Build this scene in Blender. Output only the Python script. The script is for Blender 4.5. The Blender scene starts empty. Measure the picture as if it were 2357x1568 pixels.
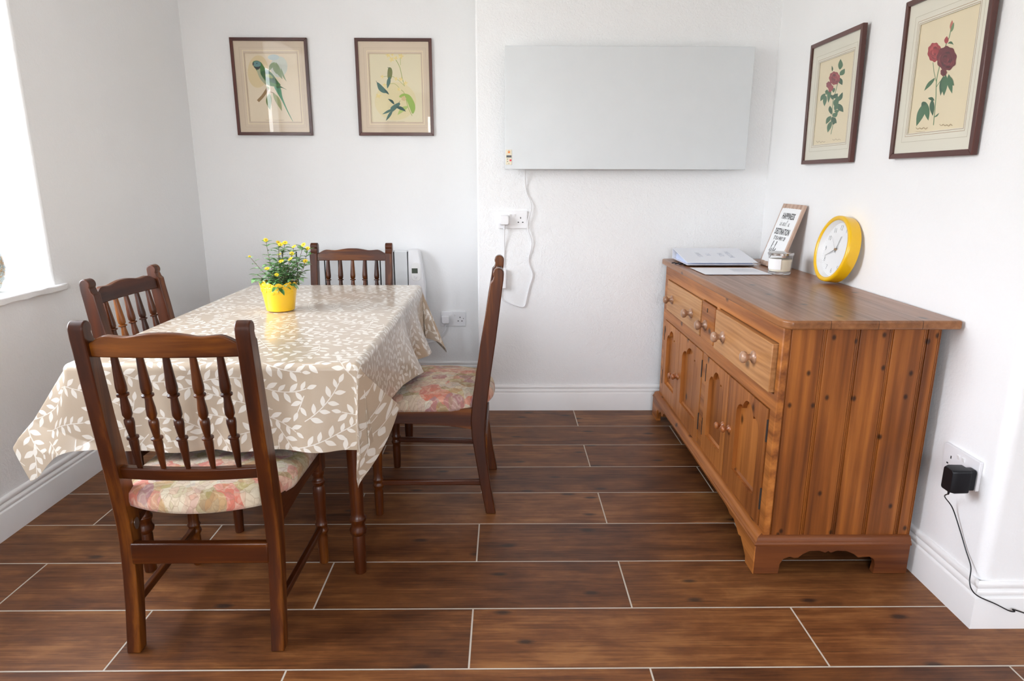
import bpy, bmesh, math, random
import numpy as np
from mathutils import Vector, Matrix

# ---------------------------------------------------------------- camera, world, light, exposure
S = bpy.context.scene
COL = S.collection
W, H = 2357, 1568
FPX, PITCH, YAW, ROLL, CAMZ = 1519.058, 0.240512, 0.011325, 0.0023116, 1.2
fw = Vector((math.sin(YAW)*math.cos(PITCH), math.cos(YAW)*math.cos(PITCH), -math.sin(PITCH)))
rt0 = Vector((math.cos(YAW), -math.sin(YAW), 0)); up0 = rt0.cross(fw)
rt = math.cos(ROLL)*rt0+math.sin(ROLL)*up0; up = -math.sin(ROLL)*rt0+math.cos(ROLL)*up0
cam = bpy.data.objects.new('camera', bpy.data.cameras.new('camera')); COL.objects.link(cam)
cam.data.sensor_width = 36; cam.data.lens = FPX/W*36; cam.data.clip_start = 0.02
cam.matrix_world = Matrix(((rt.x, up.x, -fw.x, 0), (rt.y, up.y, -fw.y, 0), (rt.z, up.z, -fw.z, CAMZ), (0, 0, 0, 1)))
S.camera = cam
S.view_settings.view_transform = 'Standard'; S.view_settings.look = 'None'
S.view_settings.gamma = 1; S.view_settings.use_curve_mapping = False
S.view_settings.exposure = 0.35
S.cycles.use_denoising = True
S.cycles.max_bounces = 12; S.cycles.diffuse_bounces = 7; S.cycles.glossy_bounces = 4
S.cycles.transparent_max_bounces = 12; S.cycles.caustics_reflective = False; S.cycles.caustics_refractive = False
S.cycles.sample_clamp_indirect = 6

# room dimensions (metres): camera stands over the origin, y runs into the room
XL, XR, YB, YR, YRET, CEIL = -1.72, 1.295, 3.345, 3.815, 1.578, 2.42
WIN1 = (1.05, 2.51, 0.80, 2.22)      # left window y0,y1,z0,z1
FILL_RIGHT = (-2.4, -1.1, 0.90, 2.10)      # added window, unseen on the right, for fill daylight, y0,y1,z0,z1
FILL_REAR = (-1.2, 0.9, 0.85, 2.15)       # added window, unseen behind the camera, for fill daylight, x0,x1,z0,z1
YREAR, XFAR = -2.7, 3.4

world = bpy.data.worlds.new('world'); S.world = world; world.use_nodes = True
wn = world.node_tree; wn.nodes.clear()
wo = wn.nodes.new('ShaderNodeOutputWorld'); wb = wn.nodes.new('ShaderNodeBackground')
wt = wn.nodes.new('ShaderNodeTexCoord'); ws = wn.nodes.new('ShaderNodeSeparateXYZ'); wr = wn.nodes.new('ShaderNodeValToRGB')
wn.links.new(wt.outputs['Generated'], ws.inputs[0]); wn.links.new(ws.outputs[2], wr.inputs[0])
wn.links.new(wr.outputs[0], wb.inputs[0]); wn.links.new(wb.outputs[0], wo.inputs[0])
cr = wr.color_ramp; cr.elements[0].position = 0.0; cr.elements[0].color = (.40, .40, .38, 1)
cr.elements[1].position = 0.30; cr.elements[1].color = (.95, 1.005, 1.11, 1)
e = cr.elements.new(.05); e.color = (.63, .64, .64, 1)
wb.inputs[1].default_value = 17.0

def portal(name, loc, rot, sx, sy):
    l = bpy.data.lights.new(name, 'AREA'); l.shape = 'RECTANGLE'; l.size = sx; l.size_y = sy
    l.cycles.is_portal = True
    o = bpy.data.objects.new(name, l); COL.objects.link(o); o.location = loc; o.rotation_euler = rot
portal('daylight_left', (XL-.43, (WIN1[0]+WIN1[1])/2, (WIN1[2]+WIN1[3])/2), (0, -math.pi/2, 0), WIN1[3]-WIN1[2], WIN1[1]-WIN1[0])
portal('fill_portal_rear', ((FILL_REAR[0]+FILL_REAR[1])/2, YREAR-.12, (FILL_REAR[2]+FILL_REAR[3])/2), (math.pi/2, 0, 0), FILL_REAR[1]-FILL_REAR[0], FILL_REAR[3]-FILL_REAR[2])  # guides sky light through the added rear window

portal('fill_portal_right', (XFAR+.12, (FILL_RIGHT[0]+FILL_RIGHT[1])/2, (FILL_RIGHT[2]+FILL_RIGHT[3])/2), (0, math.pi/2, 0), FILL_RIGHT[3]-FILL_RIGHT[2], FILL_RIGHT[1]-FILL_RIGHT[0])  # sky portal of the added right-hand window

# ---------------------------------------------------------------- helpers
def srgb(r, g, b):
    f = lambda c: (c/255/12.92) if c/255 <= .04045 else ((c/255+.055)/1.055)**2.4
    return (f(r), f(g), f(b), 1)

class NT:
    def __init__(s, name):
        s.m = bpy.data.materials.new(name); s.m.use_nodes = True; s.t = s.m.node_tree; s.t.nodes.clear()
        s.out = s.n('OutputMaterial'); s.b = s.n('BsdfPrincipled'); s.l(s.b.outputs[0], s.out.inputs[0])
    def n(s, typ, **kw):
        nd = s.t.nodes.new('ShaderNode'+typ)
        for k, v in kw.items(): setattr(nd, k, v)
        return nd
    def l(s, a, b): s.t.links.new(a, b)
    def put(s, sock, v):
        if isinstance(v, bpy.types.NodeSocket): s.l(v, sock)
        else: sock.default_value = v
    def math(s, op, a, b=None, c=None, clamp=False):
        nd = s.n('Math', operation=op, use_clamp=clamp); s.put(nd.inputs[0], a)
        if b is not None: s.put(nd.inputs[1], b)
        if c is not None: s.put(nd.inputs[2], c)
        return nd.outputs[0]
    def comb(s, x, y, z):
        nd = s.n('CombineXYZ'); s.put(nd.inputs[0], x); s.put(nd.inputs[1], y); s.put(nd.inputs[2], z); return nd.outputs[0]
    def sep(s, v):
        nd = s.n('SeparateXYZ'); s.l(v, nd.inputs[0]); return nd.outputs
    def noise(s, vec, scale=1, detail=3, rough=.55, dist=0):
        nd = s.n('TexNoise'); s.l(vec, nd.inputs['Vector']); nd.inputs['Scale'].default_value = scale
        nd.inputs['Detail'].default_value = detail; nd.inputs['Roughness'].default_value = rough; nd.inputs['Distortion'].default_value = dist
        return nd.outputs[0]
    def voro(s, vec, scale=1, feature='F1', dim='3D'):
        nd = s.n('TexVoronoi', feature=feature, voronoi_dimensions=dim); s.l(vec, nd.inputs['Vector']); nd.inputs['Scale'].default_value = scale; return nd
    def ramp(s, fac, stops, interp='LINEAR'):
        nd = s.n('ValToRGB'); s.put(nd.inputs[0], fac); c = nd.color_ramp; c.interpolation = interp
        while len(c.elements) < len(stops): c.elements.new(.5)
        for el, (p, col) in zip(c.elements, stops): el.position = p; el.color = col
        return nd.outputs[0]
    def mix(s, fac, a, b, mode='MIX'):
        nd = s.n('Mix', data_type='RGBA', blend_type=mode); s.put(nd.inputs[0], fac); s.put(nd.inputs[6], a); s.put(nd.inputs[7], b); return nd.outputs[2]
    def bump(s, h, strength=.3, dist=.01):
        nd = s.n('Bump'); s.l(h, nd.inputs['Height']); nd.inputs['Strength'].default_value = strength; nd.inputs['Distance'].default_value = dist
        s.l(nd.outputs[0], s.b.inputs['Normal'])
    def obj(s): return s.n('TexCoord').outputs['Object']
    def mapr(s, v, a, b, c=0, d=1):
        nd = s.n('MapRange'); s.put(nd.inputs[0], v); nd.inputs[1].default_value = a; nd.inputs[2].default_value = b
        nd.inputs[3].default_value = c; nd.inputs[4].default_value = d; return nd.outputs[0]
    def set(s, **kw):
        for k, v in kw.items(): s.put(s.b.inputs[k.replace('_', ' ')], v)
        return s

_plain = {}
def plain(name, col, rough=.5, metal=0, coat=0, spec=.5):
    if name in _plain: return _plain[name]
    t = NT(name)
    v = t.noise(t.obj(), 9, 3)
    c2 = tuple(c*.93 for c in col[:3])+(1,)
    t.set(Base_Color=t.mix(v, c2, col), Roughness=rough, Metallic=metal, Coat_Weight=coat, Specular_IOR_Level=spec)
    _plain[name] = t.m; return t.m

def plaster(name, col, strength, scale=60):
    t = NT(name); p = t.n('NewGeometry').outputs['Position']
    big = t.noise(p, 1.3, 3); mid = t.noise(p, scale*.25, 4, .6, .8); fine = t.noise(p, scale*1.5, 3, .6, .6)
    t.set(Base_Color=t.mix(t.mapr(big, .3, .7), col, tuple(c*.965 for c in col[:3])+(1,)), Roughness=.85, Specular_IOR_Level=.25)
    h = t.math('ADD', t.math('MULTIPLY', mid, .55), t.math('MULTIPLY', fine, .45))
    t.bump(h, strength, .012)
    return t.m

def wood(name, dark, mid, light, axis='Z', ring=9., rough=.35, coat=.3, knots=False, fine=70., figure=3., bump=.08, kscale=1., wob=1., rw=.14, seams=(), dsc=.18, spec=.4):
    t = NT(name)
    oi = t.n('ObjectInfo'); off = t.math('MULTIPLY', oi.outputs['Random'], 13.7)
    x, y, z = t.sep(t.obj())
    al, a, b = {'X': (x, y, z), 'Y': (y, z, x), 'Z': (z, x, y)}[axis]
    al = t.math('ADD', al, off); a = t.math('ADD', a, off)
    low = t.noise(t.comb(t.math('MULTIPLY', al, 1.1), t.math('MULTIPLY', a, 5), t.math('MULTIPLY', b, 5)), 1, 3, .5, .4)
    wv = t.n('TexWave', wave_type='BANDS', bands_direction='Y'); wv.inputs['Scale'].default_value = ring
    wv.inputs['Distortion'].default_value = figure; wv.inputs['Detail'].default_value = 2; wv.inputs['Detail Scale'].default_value = dsc
    t.l(t.comb(t.math('MULTIPLY', al, .22*wob), a, t.math('MULTIPLY', b, .8)), wv.inputs['Vector'])
    fi = t.noise(t.comb(t.math('MULTIPLY', al, 2.0), t.math('MULTIPLY', a, fine), t.math('MULTIPLY', b, fine)), 1, 4, .65)
    f = t.math('ADD', t.math('MULTIPLY', wv.outputs[1], rw), t.math('ADD', t.math('MULTIPLY', fi, .40), t.math('MULTIPLY', low, .60-rw)))
    c = t.ramp(f, [(.32, dark), (.52, mid), (.72, light)])
    if knots:
        kv = t.voro(t.comb(t.math('MULTIPLY', al, 5.0*kscale), t.math('MULTIPLY', t.math('ADD', a, b), 7*kscale), 0), 1, 'F1', '2D')
        pick = t.math('GREATER_THAN', t.sep(kv.outputs['Color'])[0], .52)
        k = t.math('MULTIPLY', t.mapr(kv.outputs['Distance'], .04, .11, 1, 0), pick)
        c = t.mix(t.math('MULTIPLY', k, .85), c, tuple(q*.22 for q in dark[:3])+(1,))
    for sx in seams: c = t.mix(t.mapr(t.math('ABSOLUTE', t.math('SUBTRACT', x, sx)), .0005, .0016, .8, 0), c, tuple(q*.25 for q in dark[:3])+(1,))
    t.set(Base_Color=c, Roughness=t.mapr(fi, .2, .8, rough+.08, rough-.06), Coat_Weight=coat, Coat_Roughness=.22, Specular_IOR_Level=spec)
    t.bump(fi, bump, .004)
    return t.m

def thin_glass(name, tint=(1, 1, 1, 1), rough=.0):
    t = NT(name); t.t.nodes.remove(t.b)
    tr = t.n('BsdfTransparent'); tr.inputs[0].default_value = tint
    gl = t.n('BsdfGlossy'); gl.inputs['Roughness'].default_value = rough
    lw = t.n('LayerWeight'); lw.inputs[0].default_value = .5
    fr = t.math('ADD', .028, t.math('MULTIPLY', .9, t.math('POWER', lw.outputs['Facing'], 5)))
    mx = t.n('MixShader'); t.l(fr, mx.inputs[0]); t.l(tr.outputs[0], mx.inputs[1]); t.l(gl.outputs[0], mx.inputs[2])
    t.l(mx.outputs[0], t.out.inputs[0]); return t.m

# ---- mesh building
def BM(): return bmesh.new()
def box(bm, lo, hi):
    vs = [bm.verts.new((x, y, z)) for z in (lo[2], hi[2]) for y in (lo[1], hi[1]) for x in (lo[0], hi[0])]
    for q in ((0, 2, 3, 1), (4, 5, 7, 6), (0, 1, 5, 4), (2, 6, 7, 3), (0, 4, 6, 2), (1, 3, 7, 5)): bm.faces.new([vs[i] for i in q])
    return vs
def ball(bm, m, u=12, v=6):
    lathe(bm, [(math.sin(math.pi*k/v), -math.cos(math.pi*k/v)) for k in range(v+1)], u, m)
def xform(bm, m, start=0):
    bm.verts.ensure_lookup_table()
    for v in bm.verts[start:]: v.co = m @ v.co
def lathe(bm, prof, seg=20, m=None, cap=True):
    """prof = [(r,z)...] turned about z, then moved by m"""
    rings = []
    for r, z in prof:
        if r < 1e-6: rings.append([bm.verts.new((0, 0, z))])
        else: rings.append([bm.verts.new((r*math.cos(2*math.pi*k/seg), r*math.sin(2*math.pi*k/seg), z)) for k in range(seg)])
    for A, B in zip(rings, rings[1:]):
        for k in range(seg):
            k2 = (k+1) % seg
            if len(A) == 1 and len(B) == 1: continue
            if len(A) == 1: bm.faces.new((A[0], B[k2], B[k]))
            elif len(B) == 1: bm.faces.new((A[k], A[k2], B[0]))
            else: bm.faces.new((A[k], A[k2], B[k2], B[k]))
    if cap:
        for R in (rings[0], rings[-1]):
            if len(R) > 1: bm.faces.new(R)
    if m is not None:
        for R in rings:
            for v in R: v.co = m @ v.co
def prism(bm, poly, lo, hi, plane='XY'):
    """poly 2D extruded from lo to hi along the third axis; plane XY->z, XZ->y, YZ->x"""
    f = {'XY': lambda p, h: (p[0], p[1], h), 'XZ': lambda p, h: (p[0], h, p[1]), 'YZ': lambda p, h: (h, p[0], p[1])}[plane]
    A = [bm.verts.new(f(p, lo)) for p in poly]; B = [bm.verts.new(f(p, hi)) for p in poly]; n = len(poly)
    bm.faces.new(A); bm.faces.new(B[::-1])
    for i in range(n): bm.faces.new((A[i], B[i], B[(i+1) % n], A[(i+1) % n]))
def holed(bm, outer, holes, lo, hi, plane='XY'):
    cu = bpy.data.curves.new('tmp', 'CURVE'); cu.dimensions = '2D'; cu.fill_mode = 'BOTH'; cu.extrude = abs(hi-lo)/2
    for pl in [outer]+holes:
        sp = cu.splines.new('POLY'); sp.points.add(len(pl)-1); sp.use_cyclic_u = True
        for q, p in zip(sp.points, pl): q.co = (p[0], p[1], 0, 1)
    o = bpy.data.objects.new('tmp', cu); COL.objects.link(o)
    me = bpy.data.meshes.new_from_object(o.evaluated_get(bpy.context.evaluated_depsgraph_get()))
    bpy.data.objects.remove(o); bpy.data.curves.remove(cu)
    c = (lo+hi)/2; t = bmesh.new(); t.from_mesh(me); bpy.data.meshes.remove(me)
    bmesh.ops.remove_doubles(t, verts=t.verts, dist=1e-6)
    for v in t.verts:
        a, b, h = v.co; h += c
        v.co = {'XY': (a, b, h), 'XZ': (a, h, b), 'YZ': (h, a, b)}[plane]
    tm = bpy.data.meshes.new('tmp'); t.to_mesh(tm); t.free(); bm.from_mesh(tm); bpy.data.meshes.remove(tm)
def spline(pts, n=8):
    P = [Vector(p) for p in pts]; out = []
    for i in range(len(P)-1):
        p0 = P[max(i-1, 0)]; p1 = P[i]; p2 = P[i+1]; p3 = P[min(i+2, len(P)-1)]
        for k in range(n):
            t = k/n; out.append(.5*((2*p1)+(p2-p0)*t+(2*p0-5*p1+4*p2-p3)*t*t+(3*p1-p0-3*p2+p3)*t**3))
    out.append(P[-1]); return out
def tube(bm, pts, r, seg=8):
    n = len(pts); R = r if hasattr(r, '__len__') else [r]*n
    nrm = None; rings = []
    for i, p in enumerate(pts):
        t = (pts[min(i+1, n-1)]-pts[max(i-1, 0)]).normalized()
        if nrm is None: nrm = t.orthogonal().normalized()
        nrm = (nrm-t*nrm.dot(t)).normalized(); bn = t.cross(nrm)
        rings.append([bm.verts.new(p+R[i]*(math.cos(2*math.pi*k/seg)*nrm+math.sin(2*math.pi*k/seg)*bn)) for k in range(seg)])
    for A, B in zip(rings, rings[1:]):
        for k in range(seg): bm.faces.new((A[k], A[(k+1) % seg], B[(k+1) % seg], B[k]))
    bm.faces.new(rings[0][::-1]); bm.faces.new(rings[-1])
def loft(bm, rings, cap=True):
    R = [[bm.verts.new(p) for p in r] for r in rings]
    for A, B in zip(R, R[1:]):
        n = len(A)
        for k in range(n): bm.faces.new((A[k], A[(k+1) % n], B[(k+1) % n], B[k]))
    if cap: bm.faces.new(R[0][::-1]); bm.faces.new(R[-1])
def slab(bm, fn, n, m, off):
    """closed thin sheet: fn(i, j) on an n x m grid, off = vector to the second face"""
    off = Vector(off); A = [[bm.verts.new(fn(i, j)) for i in range(n+1)] for j in range(m+1)]; B = [[bm.verts.new(v.co+off) for v in r] for r in A]
    for j in range(m):
        for i in range(n):
            bm.faces.new((A[j][i], A[j][i+1], A[j+1][i+1], A[j+1][i])); bm.faces.new((B[j][i], B[j+1][i], B[j+1][i+1], B[j][i+1]))
    ring = [(0, i) for i in range(n)]+[(j, n) for j in range(m)]+[(m, i) for i in range(n, 0, -1)]+[(j, 0) for j in range(m, 0, -1)]
    for (a, b), (c, d) in zip(ring, ring[1:]+ring[:1]): bm.faces.new((A[a][b], B[a][b], B[c][d], A[c][d]))
def rrect(x0, y0, x1, y1, r, n=5):
    out = []
    for cx, cy, a in ((x1-r, y1-r, 0), (x0+r, y1-r, 90), (x0+r, y0+r, 180), (x1-r, y0+r, 270)):
        for k in range(n+1):
            q = math.radians(a+90*k/n); out.append((cx+r*math.cos(q), cy+r*math.sin(q)))
    return out

def mk(name, bm, mat, parent=None, bev=0, sharp=38, seg=2):
    bmesh.ops.recalc_face_normals(bm, faces=bm.faces)
    me = bpy.data.meshes.new(name); bm.to_mesh(me); bm.free()
    me.polygons.foreach_set('use_smooth', [True]*len(me.polygons))
    me.set_sharp_from_angle(angle=math.radians(sharp))
    for m in (mat if isinstance(mat, (list, tuple)) else [mat]): me.materials.append(m)
    o = bpy.data.objects.new(name, me); COL.objects.link(o)
    if parent: o.parent = parent
    if bev:
        b = o.modifiers.new('Bevel', 'BEVEL'); b.width = bev; b.segments = seg; b.limit_method = 'ANGLE'; b.angle_limit = math.radians(sharp)
        b.harden_normals = False
    return o
def tag(o, label, cat, group=None):
    o['label'] = label; o['category'] = cat
    if group: o['group'] = group
    return o
def thing(name, label, cat, group=None):
    o = bpy.data.objects.new(name, None); COL.objects.link(o); o.empty_display_size = .1
    return tag(o, label, cat, group)
def struct(o): o['kind'] = 'structure'; return o
def kids(o): return [c for c in bpy.data.objects if c.parent == o]
def rebase(root, loc):
    """parts were modelled in room coordinates: put the Empty at the thing's base"""
    T = Matrix.Translation(-Vector(loc)); seen = set(); st = kids(root)
    while st:
        c = st.pop(); st += kids(c)
        if c.data and c.data.name not in seen: c.data.transform(T); seen.add(c.data.name)
    root.location = loc
def copy_tree(o, parent=None):
    c = o.copy(); COL.objects.link(c); c.parent = parent
    for k in kids(o): copy_tree(k, c)
    return c
def text_bm(bm, s, size, m, bold=0., sx=1., depth=.0004, align='CENTER', space=1.):
    cu = bpy.data.curves.new('tmp', 'FONT'); cu.body = s; cu.size = size; cu.extrude = depth; cu.offset = bold
    cu.space_character = space; cu.align_x = align; cu.align_y = 'CENTER'; cu.resolution_u = 3
    o = bpy.data.objects.new('tmp', cu); COL.objects.link(o)
    me = bpy.data.meshes.new_from_object(o.evaluated_get(bpy.context.evaluated_depsgraph_get()))
    bpy.data.objects.remove(o); bpy.data.curves.remove(cu)
    me.transform(m @ Matrix.Diagonal((sx, 1, 1, 1))); bm.from_mesh(me); bpy.data.meshes.remove(me)

# ---------------------------------------------------------------- materials
M_wall = plaster('white_plaster', (.85, .855, .86, 1), .22, 60)
M_breast = plaster('rough_white_plaster', (.84, .85, .86, 1), .50, 85)
M_paint = plain('white_gloss_paint', (.84, .84, .84, 1), .35)
M_ceil = plain('ceiling_white', (.85, .85, .84, 1), .9)
M_plastic = plain('white_plastic', (.78, .78, .80, 1), .35)
M_black = plain('black_plastic', (.006, .0065, .009, 1), .4, 0, 0, .3)
M_hole = plain('dark_hole', (.01, .01, .01, 1), .8)
M_chair = wood('mahogany', (.012, .0020, .0006, 1), (.062, .0132, .0017, 1), (.23, .072, .0078, 1), 'Z', 5, .34, .16, fine=45, figure=4, bump=.03, rw=.08, spec=.28)
M_chairx = wood('mahogany_rail', (.012, .0020, .0006, 1), (.062, .0132, .0017, 1), (.23, .072, .0078, 1), 'X', 5, .34, .16, fine=45, figure=4, bump=.03, rw=.08, spec=.28)
M_chairy = wood('mahogany_side', (.012, .0020, .0006, 1), (.062, .0132, .0017, 1), (.23, .072, .0078, 1), 'Y', 5, .34, .16, fine=45, figure=4, bump=.03, rw=.08, spec=.28)
PD, PM, PL = (.16, .045, .009, 1), (.39, .135, .028, 1), (.57, .225, .055, 1)
M_pinez = wood('aged_pine_upright', PD, PM, PL, 'Z', 5, .45, .10, True, 55, rw=.12, spec=.3)
M_piney = wood('aged_pine_lengthwise', PD, PM, PL, 'Y', 5, .45, .10, True, 55, rw=.12, spec=.3)
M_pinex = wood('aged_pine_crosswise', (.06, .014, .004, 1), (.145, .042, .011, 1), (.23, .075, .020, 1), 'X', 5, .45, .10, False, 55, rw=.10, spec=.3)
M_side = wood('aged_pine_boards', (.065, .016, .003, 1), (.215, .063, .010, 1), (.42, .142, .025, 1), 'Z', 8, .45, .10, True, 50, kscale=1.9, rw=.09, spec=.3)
M_top = wood('worn_pine_top', (.13, .046, .014, 1), (.27, .110, .040, 1), (.40, .190, .080, 1), 'Y', 4, .33, .18, True, 60, rw=.08, seams=(-.115, .02, .145), spec=.3)
M_drawer = wood('pale_pine', (.30, .125, .038, 1), (.47, .225, .082, 1), (.60, .33, .14, 1), 'Y', 20, .5, .1, True, 60, figure=30, wob=1.0, kscale=.8, rw=.07, dsc=.20)
M_knob = wood('turned_beech', (.24, .12, .065, 1), (.36, .20, .12, 1), (.48, .30, .19, 1), 'X', 12, .3, .4, False, 60)
M_doorknob = wood('turned_pine', (.22, .06, .016, 1), (.34, .115, .035, 1), (.44, .17, .055, 1), 'X', 12, .3, .4, False, 60)
M_iron = plain('dark_iron', (.03, .022, .018, 1), .6)
M_frame = wood('picture_frame_wood', (.040, .010, .008, 1), (.075, .018, .012, 1), (.12, .030, .02, 1), 'Z', 8, .3, .4, False, 60)
M_frameh = wood('picture_frame_wood_cross', (.040, .010, .008, 1), (.075, .018, .012, 1), (.12, .030, .02, 1), 'X', 8, .3, .4, False, 60)
M_glass = thin_glass('picture_glass')
M_pane = thin_glass('window_glass')
M_chrome = plain('brushed_steel', (.62, .60, .58, 1), .22, 1)

def floor_material():
    t = NT('wood_look_tiles'); x, y, z = t.sep(t.n('NewGeometry').outputs['Position'])
    A, L, Y0, T = .36644, .915038, 3.096872, .239777
    ry = t.math('DIVIDE', t.math('SUBTRACT', Y0, y), T); row = t.math('FLOOR', ry); fy = t.math('FRACT', ry)
    even = t.math('SUBTRACT', 1, t.math('FLOORED_MODULO', row, 2))
    xo = t.math('SUBTRACT', t.math('DIVIDE', t.math('SUBTRACT', x, A), L), t.math('MULTIPLY', even, .5))
    til = t.math('FLOOR', xo); fx = t.math('FRACT', xo)
    ex = t.math('MULTIPLY', t.math('MINIMUM', fx, t.math('SUBTRACT', 1, fx)), L)
    ey = t.math('MULTIPLY', t.math('MINIMUM', fy, t.math('SUBTRACT', 1, fy)), T)
    edge = t.math('MINIMUM', ex, ey)
    grout = t.mapr(edge, .0019, .0026, 1, 0)
    wn_ = t.n('TexWhiteNoise', noise_dimensions='3D'); t.l(t.comb(til, row, 3.3), wn_.inputs[0]); h = t.sep(wn_.outputs['Color'])
    ax = t.math('ADD', x, t.math('MULTIPLY', h[0], 37)); ay = t.math('ADD', y, t.math('MULTIPLY', h[1], 21))
    low = t.noise(t.comb(t.math('MULTIPLY', ax, 2.2), t.math('MULTIPLY', ay, 10), 0), 1, 5, .6, .6)
    blot = t.noise(t.comb(t.math('MULTIPLY', ax, 7), t.math('MULTIPLY', ay, 13), 9), 1, 4, .6, .4)
    st = t.noise(t.comb(t.math('MULTIPLY', ax, 4.5), t.math('MULTIPLY', ay, 150), 0), 1, 5, .7, .2)
    st2 = t.noise(t.comb(t.math('MULTIPLY', ax, 3.0), t.math('MULTIPLY', ay, 46), 5), 1, 5, .65, .8)
    f = t.math('ADD', t.math('MULTIPLY', low, .32), t.math('ADD', t.math('MULTIPLY', st, .26), t.math('ADD', t.math('MULTIPLY', st2, .28), t.math('MULTIPLY', blot, .26))))
    f = t.math('ADD', f, t.mapr(h[2], 0, 1, -.05, .04))
    c = t.ramp(f, [(.38, (.026, .010, .005, 1)), (.48, (.088, .034, .014, 1)), (.58, (.165, .070, .026, 1)), (.70, (.30, .150, .060, 1))])
    crack = t.noise(t.comb(t.math('MULTIPLY', ax, 6), t.math('MULTIPLY', ay, 210), 2), 1, 3, .6, .5)
    c = t.mix(t.mapr(crack, .60, .70, 0, .55), c, (.030, .012, .006, 1))
    c = t.mix(t.math('MULTIPLY', h[0], .45), c, t.mix(1, c, (.85, .72, .70, 1), 'MULTIPLY'))
    c = t.mix(1, c, (1.0, .87, .70, 1), 'MULTIPLY')
    kv = t.voro(t.comb(t.math('MULTIPLY', ax, 3.6), t.math('MULTIPLY', ay, 9), 0), 1, 'F1', '2D')
    pick = t.math('GREATER_THAN', t.sep(kv.outputs['Color'])[0], .55)
    wob = t.math('ADD', kv.outputs['Distance'], t.math('MULTIPLY', t.math('SUBTRACT', st2, .5), .10))
    c = t.mix(t.math('MULTIPLY', t.math('MULTIPLY', t.mapr(wob, .045, .12, 1, 0), pick), .85), c, (.022, .012, .009, 1))
    c = t.mix(grout, c, (.52, .47, .40, 1))
    t.set(Base_Color=c, Roughness=t.math('ADD', t.mapr(st, .2, .8, .50, .34), t.math('MULTIPLY', grout, .3)), Specular_IOR_Level=.35)
    hgt = t.math('ADD', t.math('MULTIPLY', st, .12), t.mapr(edge, .0012, .004, 0, 1))
    t.bump(hgt, .35, .0018)
    return t.m
M_floor = floor_material()

def seat_material():
    t = NT('floral_tapestry'); p = t.obj(); oi = t.n('ObjectInfo')
    x, y, z = t.sep(p)
    q = t.comb(t.math('ADD', x, t.math('MULTIPLY', oi.outputs['Random'], 5)), y, t.math('MULTIPLY', z, .4))
    n1 = t.n('TexNoise'); t.l(q, n1.inputs['Vector']); n1.inputs['Scale'].default_value = 22; n1.inputs['Detail'].default_value = 3
    dv = t.n('VectorMath', operation='MULTIPLY_ADD'); t.l(n1.outputs['Color'], dv.inputs[0]); dv.inputs[1].default_value = (.03, .03, .015); t.l(q, dv.inputs[2])
    v1 = t.voro(dv.outputs[0], 20); v2 = t.voro(dv.outputs[0], 52)
    r1 = t.sep(v1.outputs['Color']); r2 = t.sep(v2.outputs['Color'])
    pal = [(0, (.62, .46, .36, 1)), (.14, (.60, .18, .13, 1)), (.26, (.33, .27, .11, 1)), (.40, (.62, .31, .24, 1)), (.50, (.64, .57, .44, 1)), (.64, (.36, .19, .21, 1)), (.76, (.46, .38, .18, 1)), (.86, (.56, .55, .48, 1))]
    base = t.ramp(r1[0], pal, 'CONSTANT')
    pet = t.ramp(r2[1], [(0, (.70, .55, .45, 1)), (.2, (.62, .24, .19, 1)), (.42, (.42, .35, .17, 1)), (.55, (.48, .28, .29, 1)), (.8, (.74, .67, .57, 1))], 'CONSTANT')
    c = t.mix(.30, base, pet)
    ve = t.voro(dv.outputs[0], 52, 'DISTANCE_TO_EDGE')
    c = t.mix(t.mapr(ve.outputs[0], 0, .05, .45, 0), c, (.30, .20, .13, 1))
    wv = t.n('TexWave', wave_type='RINGS'); t.l(dv.outputs[0], wv.inputs['Vector']); wv.inputs['Scale'].default_value = 30; wv.inputs['Distortion'].default_value = 9; wv.inputs['Detail'].default_value = 3
    c = t.mix(t.mapr(wv.outputs[1], .8, 1, 0, .25), c, (.78, .68, .55, 1))
    c = t.mix(t.mapr(wv.outputs[1], .0, .15, .22, 0), c, (.24, .15, .10, 1))
    c = t.mix(1, c, (.92, .90, .84, 1), 'MULTIPLY')
    th = t.noise(q, 420, 1)
    t.set(Base_Color=c, Roughness=.9, Specular_IOR_Level=.2, Sheen_Weight=.15)
    t.bump(th, .25, .001)
    return t.m
M_seat = seat_material()

# ---------------------------------------------------------------- the room
bm = BM(); box(bm, (-2.4, YREAR-.3, -.12), (XFAR+.3, 4.1, 0)); struct(mk('floor', bm, M_floor))
bm = BM(); box(bm, (-2.4, YREAR-.3, CEIL), (XFAR+.3, 4.1, CEIL+.12)); struct(mk('ceiling', bm, M_ceil))
bm = BM(); holed(bm, [(YREAR-.3, 0), (4.1, 0), (4.1, CEIL), (YREAR-.3, CEIL)], [[(WIN1[0], WIN1[2]), (WIN1[1], WIN1[2]), (WIN1[1], WIN1[3]), (WIN1[0], WIN1[3])]], XL-.46, XL, 'YZ')
struct(mk('wall_left', bm, M_wall, bev=.012, seg=3))
bm = BM(); box(bm, (XL-.46, YR, 0), (-.10, YR+.28, CEIL)); struct(mk('wall_back', bm, M_wall))
bm = BM(); box(bm, (-.137, YB, 0), (XR+.06, YR+.28, CEIL)); struct(mk('wall_breast', bm, M_breast, bev=.008, seg=3))
bm = BM(); box(bm, (XR, YRET, 0), (XFAR+.3, YR+.28, CEIL)); struct(mk('wall_right', bm, M_wall, bev=.03, seg=5))
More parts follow.
